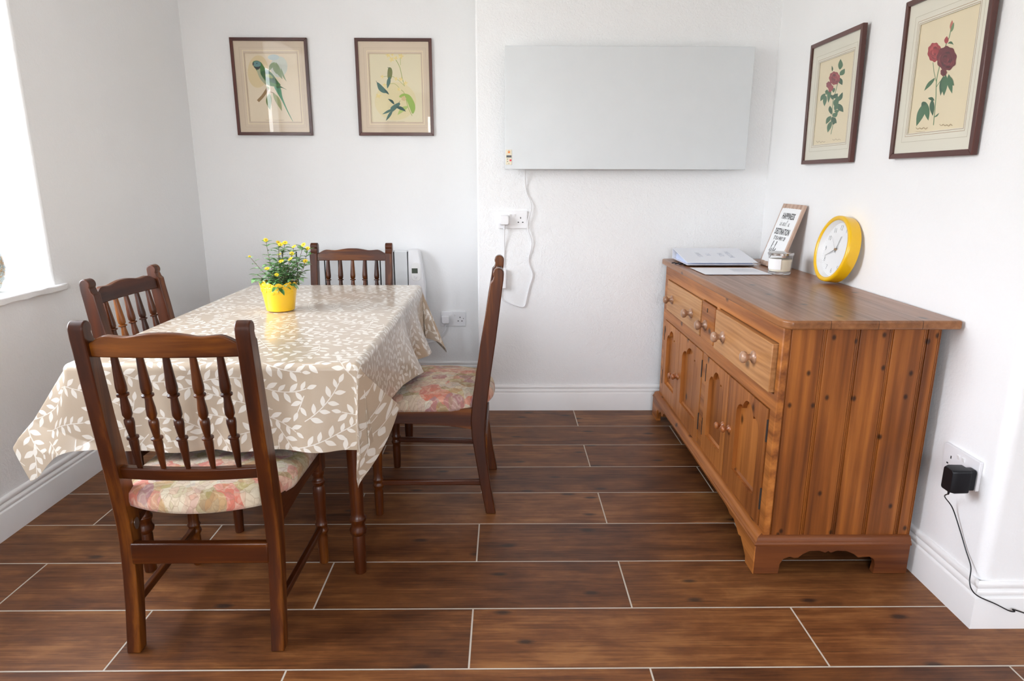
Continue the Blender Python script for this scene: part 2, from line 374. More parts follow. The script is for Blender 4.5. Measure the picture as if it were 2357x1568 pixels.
bm = BM(); holed(bm, [(YREAR-.3, 0), (YRET+.1, 0), (YRET+.1, CEIL), (YREAR-.3, CEIL)], [[(FILL_RIGHT[0], FILL_RIGHT[2]), (FILL_RIGHT[1], FILL_RIGHT[2]), (FILL_RIGHT[1], FILL_RIGHT[3]), (FILL_RIGHT[0], FILL_RIGHT[3])]], XFAR, XFAR+.3, 'YZ'); struct(mk('wall_far_right', bm, M_wall))
bm = BM(); holed(bm, [(XL-.46, 0), (XFAR+.3, 0), (XFAR+.3, CEIL), (XL-.46, CEIL)], [[(FILL_REAR[0], FILL_REAR[2]), (FILL_REAR[1], FILL_REAR[2]), (FILL_REAR[1], FILL_REAR[3]), (FILL_REAR[0], FILL_REAR[3])]], YREAR-.3, YREAR, 'XZ')
struct(mk('wall_rear', bm, M_wall))

SK = [(0, 0), (.018, 0), (.018, .093), (.0170, .0955), (.0135, .0970), (.0115, .0985), (.0135, .1020), (.0142, .1070), (.0130, .1120), (.0085, .1150), (.0070, .1175), (.0095, .1205), (.0108, .126), (.0098, .133), (.006, .137), (0, .138)]
def skirting(name, a, b, nrm, m0=0, m1=0):
    """from a to b along the wall, nrm = into the room; m0/m1 = mitre growth at the ends (+1 outward)"""
    a = Vector(a); b = Vector(b); d = (b-a).normalized(); n = Vector(nrm); bm = BM()
    loft(bm, [[(p+n*q[0]+d*q[0]*s).to_3d()+Vector((0, 0, q[1])) for q in SK] for p, s in ((a, -m0), (b, m1))])
    return struct(mk(name, bm, M_paint, sharp=50))
skirting('baseboard_left', (XL, YREAR), (XL, YR), (1, 0))
skirting('baseboard_back', (XL, YR), (-.137, YR), (0, -1))
skirting('baseboard_breast_side', (-.137, YR), (-.137, YB), (-1, 0), 0, 1)
skirting('baseboard_breast', (-.137, YB), (XR, YB), (0, -1), 1, 0)
skirting('baseboard_right', (XR, YB), (XR, YRET), (-1, 0), 0, 1)
skirting('baseboard_return', (XR, YRET), (XFAR, YRET), (0, -1), 1, 0)

# left window: sill board, white frame with bars, panes
def left_window(nm, WN):
    w = struct(bpy.data.objects.new(nm, None)); COL.objects.link(w)
    bm = BM(); box(bm, (XL-.06, WN[0]-.055, .779), (XL+.02, WN[1]+.055, .802)); box(bm, (XL-.40, WN[0]+.001, .786), (XL-.05, WN[1]-.001, .802))
    bmesh.ops.subdivide_edges(bm, edges=[e for e in bm.edges if abs(e.verts[0].co.y-e.verts[1].co.y) > .5], cuts=40)
    random.seed(4)
    for v in bm.verts:
        if v.co.x > XL: v.co.x += random.uniform(-.004, .003); v.co.z += random.uniform(-.003, .001) if v.co.z < .79 else random.uniform(-.0015, .0015)
    struct(mk('window_sill', bm, M_wall, w, bev=.004))
    bm = BM(); y0, y1, z0, z1 = WN; xf = XL-.42
    fr = [(y0, z0), (y1, z0), (y1, z1), (y0, z1)]
    ym = (y0+y1)/2; hs = []
    for a, b in ((y0+.05, ym-.03), (ym+.03, y1-.05)):
        for c, d in ((z0+.05, z0+.62), (z0+.66, z1-.05)): hs.append([(a, c), (b, c), (b, d), (a, d)])
    holed(bm, fr, hs, xf-.03, xf+.03, 'YZ'); struct(mk('window_frame', bm, M_paint, w, bev=.004))
    bm = BM(); box(bm, (xf-.003, y0+.04, z0+.04), (xf+.001, y1-.04, z1-.04)); struct(mk('window_pane', bm, M_pane, w))
left_window('window_1', WIN1)
w = struct(bpy.data.objects.new('fill_window_rear', None)); COL.objects.link(w)  # added unseen window, brings fill daylight from behind the camera
x0, x1, z0, z1 = FILL_REAR; bm = BM(); hs = []
for k in range(3):
    a = x0+.05+k*(x1-x0-.05)/3; hs.append([(a, z0+.05), (a+(x1-x0-.05)/3-.05, z0+.05), (a+(x1-x0-.05)/3-.05, z1-.05), (a, z1-.05)])
holed(bm, [(x0, z0), (x1, z0), (x1, z1), (x0, z1)], hs, YREAR-.1, YREAR-.04, 'XZ'); struct(mk('window_frame', bm, M_paint, w, bev=.004))
bm = BM(); box(bm, (x0+.04, YREAR-.072, z0+.04), (x1-.04, YREAR-.068, z1-.04)); struct(mk('window_pane', bm, M_pane, w))

w = struct(bpy.data.objects.new('fill_window_right', None)); COL.objects.link(w)  # added unseen window, fills the room with daylight from the right
y0, y1, z0, z1 = FILL_RIGHT; bm = BM(); hs = []
for k in range(3):
    a = y0+.05+k*(y1-y0-.05)/3; hs.append([(a, z0+.05), (a+(y1-y0-.05)/3-.05, z0+.05), (a+(y1-y0-.05)/3-.05, z1-.05), (a, z1-.05)])
holed(bm, [(y0, z0), (y1, z0), (y1, z1), (y0, z1)], hs, XFAR+.04, XFAR+.1, 'YZ'); struct(mk('window_frame', bm, M_paint, w, bev=.004))
bm = BM(); box(bm, (XFAR+.068, y0+.04, z0+.04), (XFAR+.072, y1-.04, z1-.04)); struct(mk('window_pane', bm, M_pane, w))

# ---------------------------------------------------------------- dining chairs
def make_chair():
    t = thing('dining_chair', '', 'chair', 'dining chairs around the table')
    prof_f = [(.017, 0), (.038, .115), (.054, .22), (.066, .30), (.069, .36), (.064, .42), (.048, .54), (.029, .65), (.014, .75), (.001, .825), (-.002, .850), (-.010, .857)]
    prof_b = [(-.018, 0), (.002, .115), (.014, .22), (.019, .30), (.017, .36), (.011, .42), (-.004, .54), (-.020, .65), (-.033, .75), (-.042, .825), (-.047, .86)]
    knob = [(-.030+.0185*math.cos(a), .882+.0185*math.sin(a)) for a in np.linspace(math.radians(-35), math.radians(190), 12)]
    poly = [(-.2+y, z) for y, z in prof_f+knob+prof_b[::-1]]
    for s in (-1, 1):
        bm = BM(); x = s*.1885
        prism(bm, poly, x-.0175, x+.0175, 'YZ'); mk('rear_leg', bm, M_chair, t, bev=.003)
        bm = BM(); box(bm, (s*.2035-.020, .185, .325), (s*.2035+.020, .225, .408))
        lathe(bm, [(.0145, 0), (.0165, .06), (.0165, .095), (.0155, .105), (.0205, .113), (.0215, .119), (.0175, .126), (.0170, .132), (.0205, .140), (.0165, .148), (.0165, .17), (.0185, .21), (.0205, .25), (.019, .268), (.0155, .275), (.0215, .284), (.0225, .290), (.0165, .298), (.0165, .306), (.021, .316), (.020, .326)], 20, Matrix.Translation((s*.2035, .205, 0)))
        mk('front_leg', bm, M_chair, t, bev=.0015)
        bm = BM(); p = [(-.135, .405), (.19, .408), (.19, .352), (.10, .353), (.0, .347), (-.08, .337), (-.14, .325), (-.17, .325), (-.17, .405)]
        prism(bm, p, -.011, .011, 'YZ')
        for v in bm.verts: v.co.x += s*(.1965+.02*(v.co.y)/.2*.5)
        mk('side_rail', bm, M_chairy, t, bev=.002)
        bm = BM(); prism(bm, [(-.187, .132), (.20, .136), (.20, .116), (-.187, .110)], -.009, .009, 'YZ')
        for v in bm.verts: v.co.x += s*(.196+.03*v.co.y)
        mk('stretcher', bm, M_chairy, t, bev=.004)
    bm = BM(); box(bm, (-.185, .194, .350), (.185, .214, .406)); mk('front_rail', bm, M_chairx, t, bev=.002)
    bm = BM(); box(bm, (-.176, -.187, .243), (.176, -.165, .302)); mk('rear_stretcher', bm, M_chairx, t, bev=.004)
    # seat: drop-in cushion, convex rear edge, domed
    bm = BM(); outl = []
    def edge(y): return .172+.045*min(1, max(0, (y+.16)/.10))*1.0 if y < -.06 else .217+.008*(y+.06)/.28
    N = 15
    for k in range(N+1): y = -.165+k*.38/N; outl.append((edge(y), y))
    fr_ = [(.21*math.cos(a), .215+.018*math.sin(a)) for a in np.linspace(0, math.pi, 12)][1:-1]
    outl += fr_
    outl += [(-x, y) for x, y in outl[:N+1][::-1]]
    rear = [(x, -.165-.046*(1-(x/.172)**2)) for x in np.linspace(-.172, .172, 15)][1:-1]
    outl += rear
    rings = []
    for f, z in ((.93, .398), (1.0, .400), (1.012, .410), (1.012, .422), (1.0, .434), (.96, .444), (.88, .451), (.70, .458), (.45, .462), (.2, .464)):
        rings.append([(x*f, (y-.01)*f+.01, z) for x, y in outl])
    loft(bm, rings); mk('seat_cushion', bm, M_seat, t, sharp=80)
    # back: rails bowed to the rear
    def leany(z): return -.2+np.interp(z, [.42, .54, .65, .75, .86], [.040, .022, .004, -.010, -.024])
    def railbm(top, bot, th, bow):
        bm = BM(); xs = np.linspace(-.174, .174, 33); R = []
        for x in xs:
            f = x/.174; b = -bow*(1-f*f); zt, zb = top(f), bot(f)
            R.append([(x, leany(zb)+b+th/2, zb), (x, leany(zt)+b+th/2, zt), (x, leany(zt)+b-th/2, zt), (x, leany(zb)+b-th/2, zb)])
        loft(bm, R); return bm
    def wavy(f):
        f = abs(f); return float(np.interp(f, [0, .15, .3, .42, .52, .62, .74, .84, .92, 1], [.872, .8715, .868, .864, .8625, .864, .866, .862, .852, .846]))
    mk('top_rail', railbm(wavy, lambda f: .812, .020, .012), M_chairx, t, bev=.003, sharp=60)
    mk('lower_rail', railbm(lambda f: .515, lambda f: .482, .024, .016), M_chairx, t, bev=.004, sharp=60)
    sp = [(.0075, 0), (.0085, .04), (.0108, .16), (.0130, .26), (.0122, .30), (.0085, .318), (.0142, .325), (.0142, .337), (.0088, .345), (.0088, .37), (.0112, .44), (.0118, .50), (.0075, .535), (.0112, .545), (.0118, .58), (.0090, .66), (.0075, .695), (.0142, .702), (.0142, .714), (.0105, .722), (.0112, .75), (.0090, .87), (.0058, 1)]
    for k in range(5):
        x = (k-2)*.0615; b0 = -.012*(1-(x/.174)**2); b1 = -.016*(1-(x/.174)**2)
        p0 = Vector((x, leany(.815)+b0, .816)); p1 = Vector((x, leany(.51)+b1, .510)); d = p1-p0; L = d.length
        m = Matrix.Translation(p0) @ d.to_track_quat('Z', 'Y').to_matrix().to_4x4()
        bm = BM(); lathe(bm, [(r, u*L) for r, u in sp], 16, m); mk('spindle', bm, M_chair, t, sharp=50)
    return t
chair = make_chair()
chair2, chair3, chair4 = copy_tree(chair), copy_tree(chair), copy_tree(chair)
def place(c, x, y, deg, label, s=1.):
    c.location = (x, y, 0); c.rotation_euler = (0, 0, math.radians(deg)); c.scale = (s, s, s); c['label'] = label
place(chair, -.780, 1.697, .5, 'dark wooden spindle-back dining chair seen from behind, at the near end of the table', .985)
place(chair2, -.253, 2.417, 90, 'dark wooden dining chair seen side-on, to the right of the table, floral seat exposed', 1.008)
place(chair3, -1.115, 2.305, -93.5, 'wooden dining chair lit orange by daylight, left of the table near the window sill', .98)
place(chair4, -.765, 3.10, 180, 'wooden dining chair facing the camera at the far end, in front of the radiator', .985)
bm = BM(); lathe(bm, [(0, 0), (.011, 0), (.011, .0015), (0, .0015)], 20, Matrix.Translation((-.169, -.155, .345)) @ Matrix.Rotation(math.pi/2, 4, 'Y') @ Matrix.Diagonal((1.5, 1, 1, 1)))
o = mk('maker_plate', bm, M_chrome, chair); o['label'] = 'small oval metal plate'

# ---------------------------------------------------------------- table and cloth
TX0, TX1, TY0, TY1, TZ = -1.155, -.402, 1.705, 3.02, .722
tb = thing('dining_table', 'dark wooden dining table with turned legs under the leaf-patterned cloth', 'table')
bm = BM(); prism(bm, rrect(TX0+.004, TY0+.004, TX1-.004, TY1-.004, .02), .698, .7195, 'XY'); mk('tabletop', bm, M_chairy, tb, bev=.003)
bm = BM(); holed(bm, [(TX0+.02, TY0+.10), (TX1-.035, TY0+.10), (TX1-.035, TY1-.07), (TX0+.02, TY1-.07)], [[(TX0+.04, TY0+.12), (TX1-.055, TY0+.12), (TX1-.055, TY1-.09), (TX0+.04, TY1-.09)]], .61, .699, 'XY'); mk('apron', bm, M_chairx, tb)
for x, y in ((-.452, 1.845), (-1.115, 1.86), (-.452, 2.93), (-1.115, 2.93)):
    bm = BM(); lathe(bm, [(.017, 0), (.0195, .05), (.0195, .125), (.018, .132), (.0255, .140), (.0268, .150), (.0215, .159), (.021, .172), (.0255, .180), (.0262, .188), (.0205, .196), (.0205, .21), (.0225, .40), (.0245, .56), (.026, .60), (.026, .64)], 24, Matrix.Translation((x, y, 0)))
    box(bm, (x-.03, y-.03, .61), (x+.03, y+.03, .699)); mk('leg', bm, M_chair, tb, bev=.001)
rebase(tb, ((TX0+TX1)/2, (TY0+TY1)/2, 0))

def cloth():
    OV, st = .252, .0022
    us = np.arange(TX0-OV, TX1+OV+st/2, st); vs = np.arange(TY0-OV, TY1+OV+st/2, st)
    U, V = np.meshgrid(us, vs); nv, nu = U.shape
    ox = np.where(U < TX0, U-TX0, np.where(U > TX1, U-TX1, 0)); oy = np.where(V < TY0, V-TY0, np.where(V > TY1, V-TY1, 0))
    # sides hang a little shorter where the chairs push the cloth up
    rho = np.hypot(ox, oy); r = .020
    hx = np.divide(ox, rho, out=np.zeros_like(ox), where=rho > 0); hy = np.divide(oy, rho, out=np.zeros_like(oy), where=rho > 0)
    a = np.minimum(rho/r, math.pi/2); hor = r*np.sin(a); drop = -r*(1-np.cos(a)); rem = np.maximum(0, rho-r*math.pi/2)
    DX = hx*.03; DY = hy*.03; DZ = -np.ones_like(U)
    phi = np.degrees(np.arctan2(np.abs(ox), np.abs(oy)))
    def corner(mask, sx, sy, keys):
        ph = [k[0] for k in keys]; fine = np.linspace(0, 90, 181); comp = []
        for i in (1, 2, 3):
            c = np.interp(fine, ph, [k[i] for k in keys])
            ker = np.hanning(15); ker /= ker.sum(); c = np.convolve(np.pad(c, 7, mode='edge'), ker, 'valid'); comp.append(c)
        n = np.sqrt(sum(c*c for c in comp)); comp = [c/n for c in comp]
        p = phi[mask]
        DX[mask] = sx*np.interp(p, fine, comp[0]); DY[mask] = sy*np.interp(p, fine, comp[1]); DZ[mask] = np.interp(p, fine, comp[2])
    L, R, F, B = ox < 0, ox > 0, oy < 0, oy > 0
    corner(R & F, 1, -1, [(0, 0, .03, -1), (20, .02, .09, -1), (38, -.04, .15, -1), (47, -.035, .10, -1), (68, .30, -.72, -.62), (80, .12, -.36, -.92), (90, .03, 0, -1)])
    corner(L & F, -1, -1, [(0, 0, .03, -1), (22, .18, .05, -.98), (42, .29, .06, -.95), (60, .60, .02, -.80), (74, .34, -.30, -.88), (90, .03, 0, -1)])
    corner(R & B, 1, 1, [(0, 0, .03, -1), (32, .22, .14, -.96), (47, .36, -.02, -.93), (58, .30, -.04, -.95), (76, .05, -.10, -1), (90, .03, 0, -1)])
    corner(L & B, -1, 1, [(0, 0, .03, -1), (45, .2, .2, -1), (90, .03, 0, -1)])
    X = np.clip(U, TX0, TX1)+hx*hor+DX*rem; Y = np.clip(V, TY0, TY1)+hy*hor+DY*rem; Z = TZ+drop+DZ*rem
    g = (rem/.22)**1.3
    sm = lambda x, e0, e1: np.clip((x-e0)/(e1-e0), 0, 1)**2*(3-2*np.clip((x-e0)/(e1-e0), 0, 1))
    e = F & ~L & ~R
    fade = sm(U, TX0, TX0+.08)*sm(-U, -TX1, -TX1+.08)
    Y -= np.where(e, g*fade*(.012*np.sin((U+.2)*15)+.022*np.exp(-((U+.735)/.055)**2)+.008*np.sin(U*34)), 0)
    e = R & ~F & ~B
    wav = np.interp(V, [TY0, 2.02, 2.2, 2.34, 2.40, 2.44, 2.50, 2.58, 2.66, 2.72, 2.77, 2.82, 2.90, TY1], [0, 0, .018, .055, .062, .045, -.008, .004, .052, .058, .040, .004, 0, 0])
    k = np.hanning(23); k /= k.sum(); wl = np.interp(vs, V[:, 0], wav[:, 0]); wl = np.convolve(np.pad(wl, 11, mode='edge'), k, 'valid')
    X += np.where(e, g*wl[:, None]*1.15, 0)
    Z += np.where(R & ~F & ~B, .018*g*sm(-np.abs(V-2.15), -.32, -.15), 0)
    # front left hem curls up towards the room
    lf = F & (U < -.98)
    cut = .17+.06*sm(U, -1.25, -.98)
    ex = np.where(lf & (phi < 66), np.maximum(0, rem-cut), 0)*sm(-U, .98, 1.12)
    Y -= np.minimum(ex, .06)*.30; Z += np.minimum(ex, .06)*.08
    # slight unevenness of the oilcloth on the top
    Z += np.where(rho == 0, .0008*np.sin(U*9+V*4)*np.sin(V*7), 0)
    # printed sprigs
    rs = np.random.RandomState(7); pat = np.zeros_like(U, dtype=np.float32)
    U0, V0 = us[0], vs[0]
    def stamp(cx, cy, rad, fn):
        i0, i1 = max(0, int((cx-rad-3*st-U0)/st)), min(nu, int((cx+rad+3*st-U0)/st)+2); j0, j1 = max(0, int((cy-rad-3*st-V0)/st)), min(nv, int((cy+rad+3*st-V0)/st)+2)
        if i0 >= i1 or j0 >= j1: return
        d = fn(U[j0:j1, i0:i1]-cx, V[j0:j1, i0:i1]-cy)
        pat[j0:j1, i0:i1] = np.maximum(pat[j0:j1, i0:i1], np.clip(.5-d/(st*4), 0, 1))
    def leaf(cx, cy, ang, ln, wd):
        c, s = math.cos(ang), math.sin(ang)
        def fn(x, y):
            a = (x*c+y*s)/(ln/2); b = np.abs(-x*s+y*c)
            wv = wd/2*np.maximum(0, 1-np.abs(a)**1.75)*(1-.22*a)
            return np.where(np.abs(a) < 1, b-wv, np.hypot(b, (np.abs(a)-1)*ln/2))
        stamp(cx, cy, ln/2+st, fn)
    cen = np.zeros((0, 2))
    for n_leaf, tries in ((11, 2600), (9, 3200), (7, 3600), (5, 4500), (3, 5000)):
        for _ in range(tries):
            x, y = rs.uniform(us[0]-.05, us[-1]+.05), rs.uniform(vs[0]-.05, vs[-1]+.05)
            th = rs.uniform(0, 2*math.pi); cv = rs.uniform(-7, 7); ds = .0158; q = []; stem = [(x, y)]
            for i in range(n_leaf):
                th += cv*ds
                x += math.cos(th)*ds; y += math.sin(th)*ds; stem.append((x, y))
                s = 1 if i % 2 else -1; la = th+s*math.radians(rs.uniform(42, 58)); ln = .0345*(1-.25*i/n_leaf)*rs.uniform(.9, 1.15)
                if i == n_leaf-1: la = th
                q.append((x+math.cos(la)*ln*.56, y+math.sin(la)*ln*.56, la, ln, ln*.41))
            nc = np.array([z_[:2] for z_ in q])
            if len(cen) and np.min(np.hypot(nc[:, None, 0]-cen[None, :, 0], nc[:, None, 1]-cen[None, :, 1])) < .0195: continue
            cen = np.vstack([cen, nc])
            for z_ in q: leaf(*z_)
            for (xa, ya), (xb, yb) in zip(stem, stem[1:]):
                dx, dy = xb-xa, yb-ya; L2 = dx*dx+dy*dy
                def seg(px, py):
                    px = px+(xb-xa)/2; py = py+(yb-ya)/2; tt = np.clip((px*dx+py*dy)/L2, 0, 1); return np.hypot(px-tt*dx, py-tt*dy)-.0013
                stamp((xa+xb)/2, (ya+yb)/2, ds*.6+st, seg)
    co = np.stack([X, Y, Z], -1).reshape(-1, 3).astype(np.float32)
    idx = np.arange(nu*nv).reshape(nv, nu); fq = np.stack([idx[:-1, :-1], idx[:-1, 1:], idx[1:, 1:], idx[1:, :-1]], -1).reshape(-1, 4)
    me = bpy.data.meshes.new('tablecloth'); me.vertices.add(len(co)); me.vertices.foreach_set('co', co.ravel())
    me.loops.add(fq.size); me.loops.foreach_set('vertex_index', fq.ravel().astype(np.int32))
    me.polygons.add(len(fq)); me.polygons.foreach_set('loop_start', np.arange(0, fq.size, 4, dtype=np.int32))
    me.update(calc_edges=True); me.validate()
    me.polygons.foreach_set('use_smooth', [True]*len(me.polygons))
    at = me.attributes.new('leaf_print', 'FLOAT', 'POINT'); at.data.foreach_set('value', pat.ravel())
    t = NT('leaf_oilcloth'); an = t.n('Attribute', attribute_name='leaf_print')
    weave = t.noise(t.obj(), 700, 1)
    base = t.mix(t.noise(t.obj(), 6, 2), (.42, .335, .245, 1), (.46, .37, .275, 1))
    t.set(Base_Color=t.mix(t.mapr(an.outputs['Fac'], .45, .55), base, (.69, .65, .58, 1)), Roughness=.28, Specular_IOR_Level=.55, Coat_Weight=.55, Coat_Roughness=.10)
    t.bump(weave, .05, .0006)
    me.materials.append(t.m)
    o = bpy.data.objects.new('tablecloth', me); COL.objects.link(o)
    return tag(o, 'beige oilcloth tablecloth printed with white leaf sprigs, draped over the dining table', 'tablecloth')
cl = cloth()
cl.data.transform(Matrix.Translation((.80, -2.36, -TZ))); cl.location = (-.80, 2.36, TZ)

# ---------------------------------------------------------------- potted plant
PX, PY, PZ = -.834, 2.425, TZ+.0012
pl = thing('potted_plant', 'small plant with tiny yellow daisy flowers in a yellow metal pot on the table', 'potted plant')
M_pot = plain('yellow_enamel', (.86, .52, .012, 1), .28, 0, .4)
bm = BM(); SG = 96
def pr(h): return .050+.0165*h/.105
outer = []
lev = [(0, 0), (.046, 0), (.0485, .0015), (.0505, .003)]
rings = [[(rr*math.cos(2*math.pi*k/SG), rr*math.sin(2*math.pi*k/SG), z) for k in range(SG)] for rr, z in lev[1:]]
def rimz(k):
    th = 2*math.pi*k/SG; return .1+.0085*abs(math.sin(6.5*th+.4))
for f in (.25, .5, .75, .93, 1):
    rings.append([(pr(f*rimz(k))*math.cos(2*math.pi*k/SG), pr(f*rimz(k))*math.sin(2*math.pi*k/SG), max(.003, f*rimz(k))) for k in range(SG)])
for f in (1, .9, .6, .1):
    rings.append([((pr(f*rimz(k))-.0012)*math.cos(2*math.pi*k/SG), (pr(f*rimz(k))-.0012)*math.sin(2*math.pi*k/SG), max(.004, f*rimz(k))) for k in range(SG)])
loft(bm, rings); pot = mk('flower_pot', bm, M_pot, pl)
bm = BM()
for ca, cz, s in ((-2.02, .094, 1.15), (-1.52, .084, .95), (-2.75, .090, 1.0), (2.9, .094, 1.0), (-.6, .090, 1.0)):
    for j in range(5):
        pa = 2*math.pi*j/5+.5; du, dz = math.cos(pa)*.0125*s, math.sin(pa)*.0125*s
        th = ca+du/.063; z = cz+dz; rr = pr(z)+.0003
        nrm = Vector((math.cos(th), math.sin(th), -.15)).normalized(); tang = Vector((-math.sin(th), math.cos(th), 0)); upv = nrm.cross(tang)
        rad = (tang*math.cos(pa)+upv*math.sin(pa)); side = nrm.cross(rad)
        c = Vector((rr*math.cos(th), rr*math.sin(th), z)); m = Matrix((rad, side, nrm)).transposed().to_4x4(); m.translation = c
        ball(bm, m @ Matrix.Diagonal((.0095*s, .0075*s, .0016, 1)))
mk('embossed_flower', bm, M_pot, pot)
bm = BM(); lathe(bm, [(0, .084), (.03, .086), (.061, .083), (.061, .078), (0, .078)], 32); mk('soil', bm, plain('potting_soil', (.035, .022, .014, 1), .95), pl)
rnd = random.Random(11)
# flower heads (x, z above the pot's base) as the plant carries them; depth varies
heads = [(-.034, .258, 0), (.004, .247, .02), (.021, .243, -.01), (.030, .247, .015), (.071, .236, -.015), (.095, .239, .02), (.066, .213, -.03), (.006, .205, .015), (.061, .194, -.035), (.026, .185, -.03), (.110, .184, -.02), (-.022, .160, -.045), (.014, .139, -.055), (-.098, .198, 0), (.112, .227, .01)]
bmL = BM(); bmS = BM(); flowers = []
def add_leaf(bm, base, d, ln, wd, droop):
    d = d.normalized(); side = d.cross(Vector((0, 0, 1)))
    if side.length < .05: side = Vector((1, 0, 0))
    side.normalize(); nr = side.cross(d).normalized()
    rows = []
    for k, (u, wf) in enumerate(((0, .08), (.2, .62), (.42, 1), (.65, .9), (.85, .5), (1, .02))):
        c = base+d*(ln*u)+Vector((0, 0, -droop*ln*u*u)); cup = nr*(.16*wd*wf)
        rows.append([bm.verts.new(c-side*wd*wf/2+cup), bm.verts.new(c), bm.verts.new(c+side*wd*wf/2+cup)])
    for A, B in zip(rows, rows[1:]):
        for i in (0, 1): bm.faces.new((A[i], A[i+1], B[i+1], B[i]))
def stem(tip, leaves=True, dens=.02):
    b = Vector((rnd.uniform(-.025, .025)+tip.x*.25, rnd.uniform(-.02, .02)+tip.y*.3, .084))
    mid = b.lerp(tip, .5)+Vector((tip.x*.12, tip.y*.1, .012))
    P = spline([b, mid, tip], 10); tube(bmS, P, .0009, 5)
    n = max(2, int((tip-b).length/dens)); a0 = rnd.uniform(0, 3)
    for i in range(n):
        u = (i+.9)/(n+.4); k = min(int(u*20), 19); p = P[k]; tg = (P[k+1]-P[k]).normalized()
        for s in (0, math.pi):
            if rnd.random() < .12: continue
            a = a0+i*1.57+s+rnd.uniform(-.3, .3)
            dirv = Vector((math.cos(a), math.sin(a), 0))+tg*.55; ln = rnd.uniform(.028, .046)*(1.02-.15*u)
            add_leaf(bmL, p, dirv, ln, ln*rnd.uniform(.40, .52), rnd.uniform(.1, .5))
for hx_, hz, hy_ in heads:
    tip = Vector((hx_, hy_, hz)); stem(tip, True, .019); flowers.append(tip)
for k in range(32):
    a = rnd.uniform(0, 6.28); rr = rnd.uniform(.02, .085); stem(Vector((rr*math.cos(a)+.02, rr*math.sin(a)*.8, rnd.uniform(.115, .19))), True, .017)
for a, rr, z in ((-.9, .066, .092), (-.6, .07, .10), (-1.25, .068, .088), (3.3, .08, .12), (2.9, .085, .13), (-2.4, .07, .115)):
    stem(Vector((rr*math.cos(a), rr*math.sin(a), z)), True, .014)
t = NT('plant_leaf'); nn = t.noise(t.obj(), 45, 2)
t.set(Base_Color=t.ramp(nn, [(.32, (.035, .11, .025, 1)), (.48, (.12, .29, .08, 1)), (.62, (.34, .50, .30, 1))]), Roughness=.4, Specular_IOR_Level=.5, Subsurface_Weight=0)
M_leaf = t.m
mk('foliage', bmL, M_leaf, pl, sharp=80)
mk('stems', bmS, plain('plant_stem', (.14, .10, .05, 1), .6), pl, sharp=80)
M_pet = plain('yellow_petal', (.86, .62, .015, 1), .6); M_eye = plain('ochre_flower_eye', (.45, .22, .01, 1), .8)
for i, p in enumerate(flowers):
    s = .55 if i in (13,) else rnd.uniform(.85, 1.1); tilt = Vector((rnd.uniform(-.5, .5), rnd.uniform(-1.0, -.2), rnd.uniform(.4, 1))).normalized()
    q = tilt.to_track_quat('Z', 'X').to_matrix().to_4x4(); q.translation = p
    bm = BM()
    for k in range(9):
        a = 2*math.pi*k/9
        ball(bm, q @ Matrix.Rotation(a, 4, 'Z') @ Matrix.Translation((.0058*s, 0, .0008)) @ Matrix.Diagonal((.0042*s, .0021*s, .0006, 1)), 8, 5)
    f = mk('flower', bm, M_pet, pl)
    bm = BM(); ball(bm, q @ Matrix.Translation((0, 0, .001)) @ Matrix.Diagonal((.0030*s, .0030*s, .0018*s, 1)), 10, 6); mk('flower_eye', bm, M_eye, f)
pl.location = (PX, PY, PZ)

# ---------------------------------------------------------------- sideboard
sb = thing('sideboard', 'old pine sideboard with three drawers and four arched-panel doors against the right wall', 'sideboard')
FX = .803
YN, YF = 1.842, 3.262
def quad(a, b, c, d): return [(a, c), (b, c), (b, d), (a, d)]
bm = BM(); holed(bm, quad(YN, YF, .113, .788), [quad(1.868, 2.413, .576, .732), quad(2.445, 2.616, .574, .728), quad(2.628, 3.20, .572, .724), quad(1.885, 2.514, .131, .523), quad(2.570, 3.211, .131, .523)], FX, FX+.022, 'YZ')
mk('face_frame', bm, M_piney, sb, bev=.0035)
bm = BM(); box(bm, (FX+.06, YN+.02, .113), (1.262, YF-.004, .788)); box(bm, (FX+.021, YF-.02, .113), (1.262, YF, .788))
box(bm, (FX+.021, YN+.012, .535), (FX+.07, YF-.01, .565)); box(bm, (FX+.021, 2.52, .12), (FX+.07, 2.565, .78)); mk('carcass', bm, M_iron, sb)
bm = BM(); xs = [.826, .928, 1.025, 1.122, 1.222, 1.264]; random.seed(2)
for i, (a, b) in enumerate(zip(xs, xs[1:])):
    z0 = .113 if i != 3 else .119
    box(bm, (a+.0022, YN, z0), (b-.0105, YN+.018, .79)); box(bm, (b-.0090, YN+.0015, z0), (b-.0045, YN+.018, .79)); box(bm, (b-.0035, YN+.002, z0), (b-.0005, YN+.018, .79))
box(bm, (.8235, YN+.004, .113), (1.262, YN+.021, .79)); mk('side_panel', bm, M_side, sb, bev=.0012)
# top: four boards with hairline joints, clipped corner, rounded nosing
bm = BM(); x0, x1, y0, y1 = .783, 1.288, 1.795, 3.285
prism(bm, [(x0, y0+.035), (x0+.006, y0+.018), (x0+.022, y0), (x1, y0+.003), (x1, y1), (x0+.01, y1), (x0, y1-.01)], .789, .815, 'XY')
mk('top', bm, M_top, sb, bev=.006, seg=3)
def knob(y, z, x, s, mat, parent):
    m = Matrix.Translation((x, y, z)) @ Matrix.Rotation(-math.pi/2, 4, 'Y')
    bm = BM(); lathe(bm, [(0, 0), (.0205*s, 0), (.0205*s, .004*s), (.018*s, .007*s), (.0105*s, .011*s), (.0090*s, .017*s), (.0105*s, .022*s), (.0170*s, .026*s), (.0195*s, .032*s), (.0185*s, .038*s), (.013*s, .043*s), (.006*s, .0445*s), (0, .045*s)], 24, m)
    return mk('knob', bm, mat, parent, sharp=60)
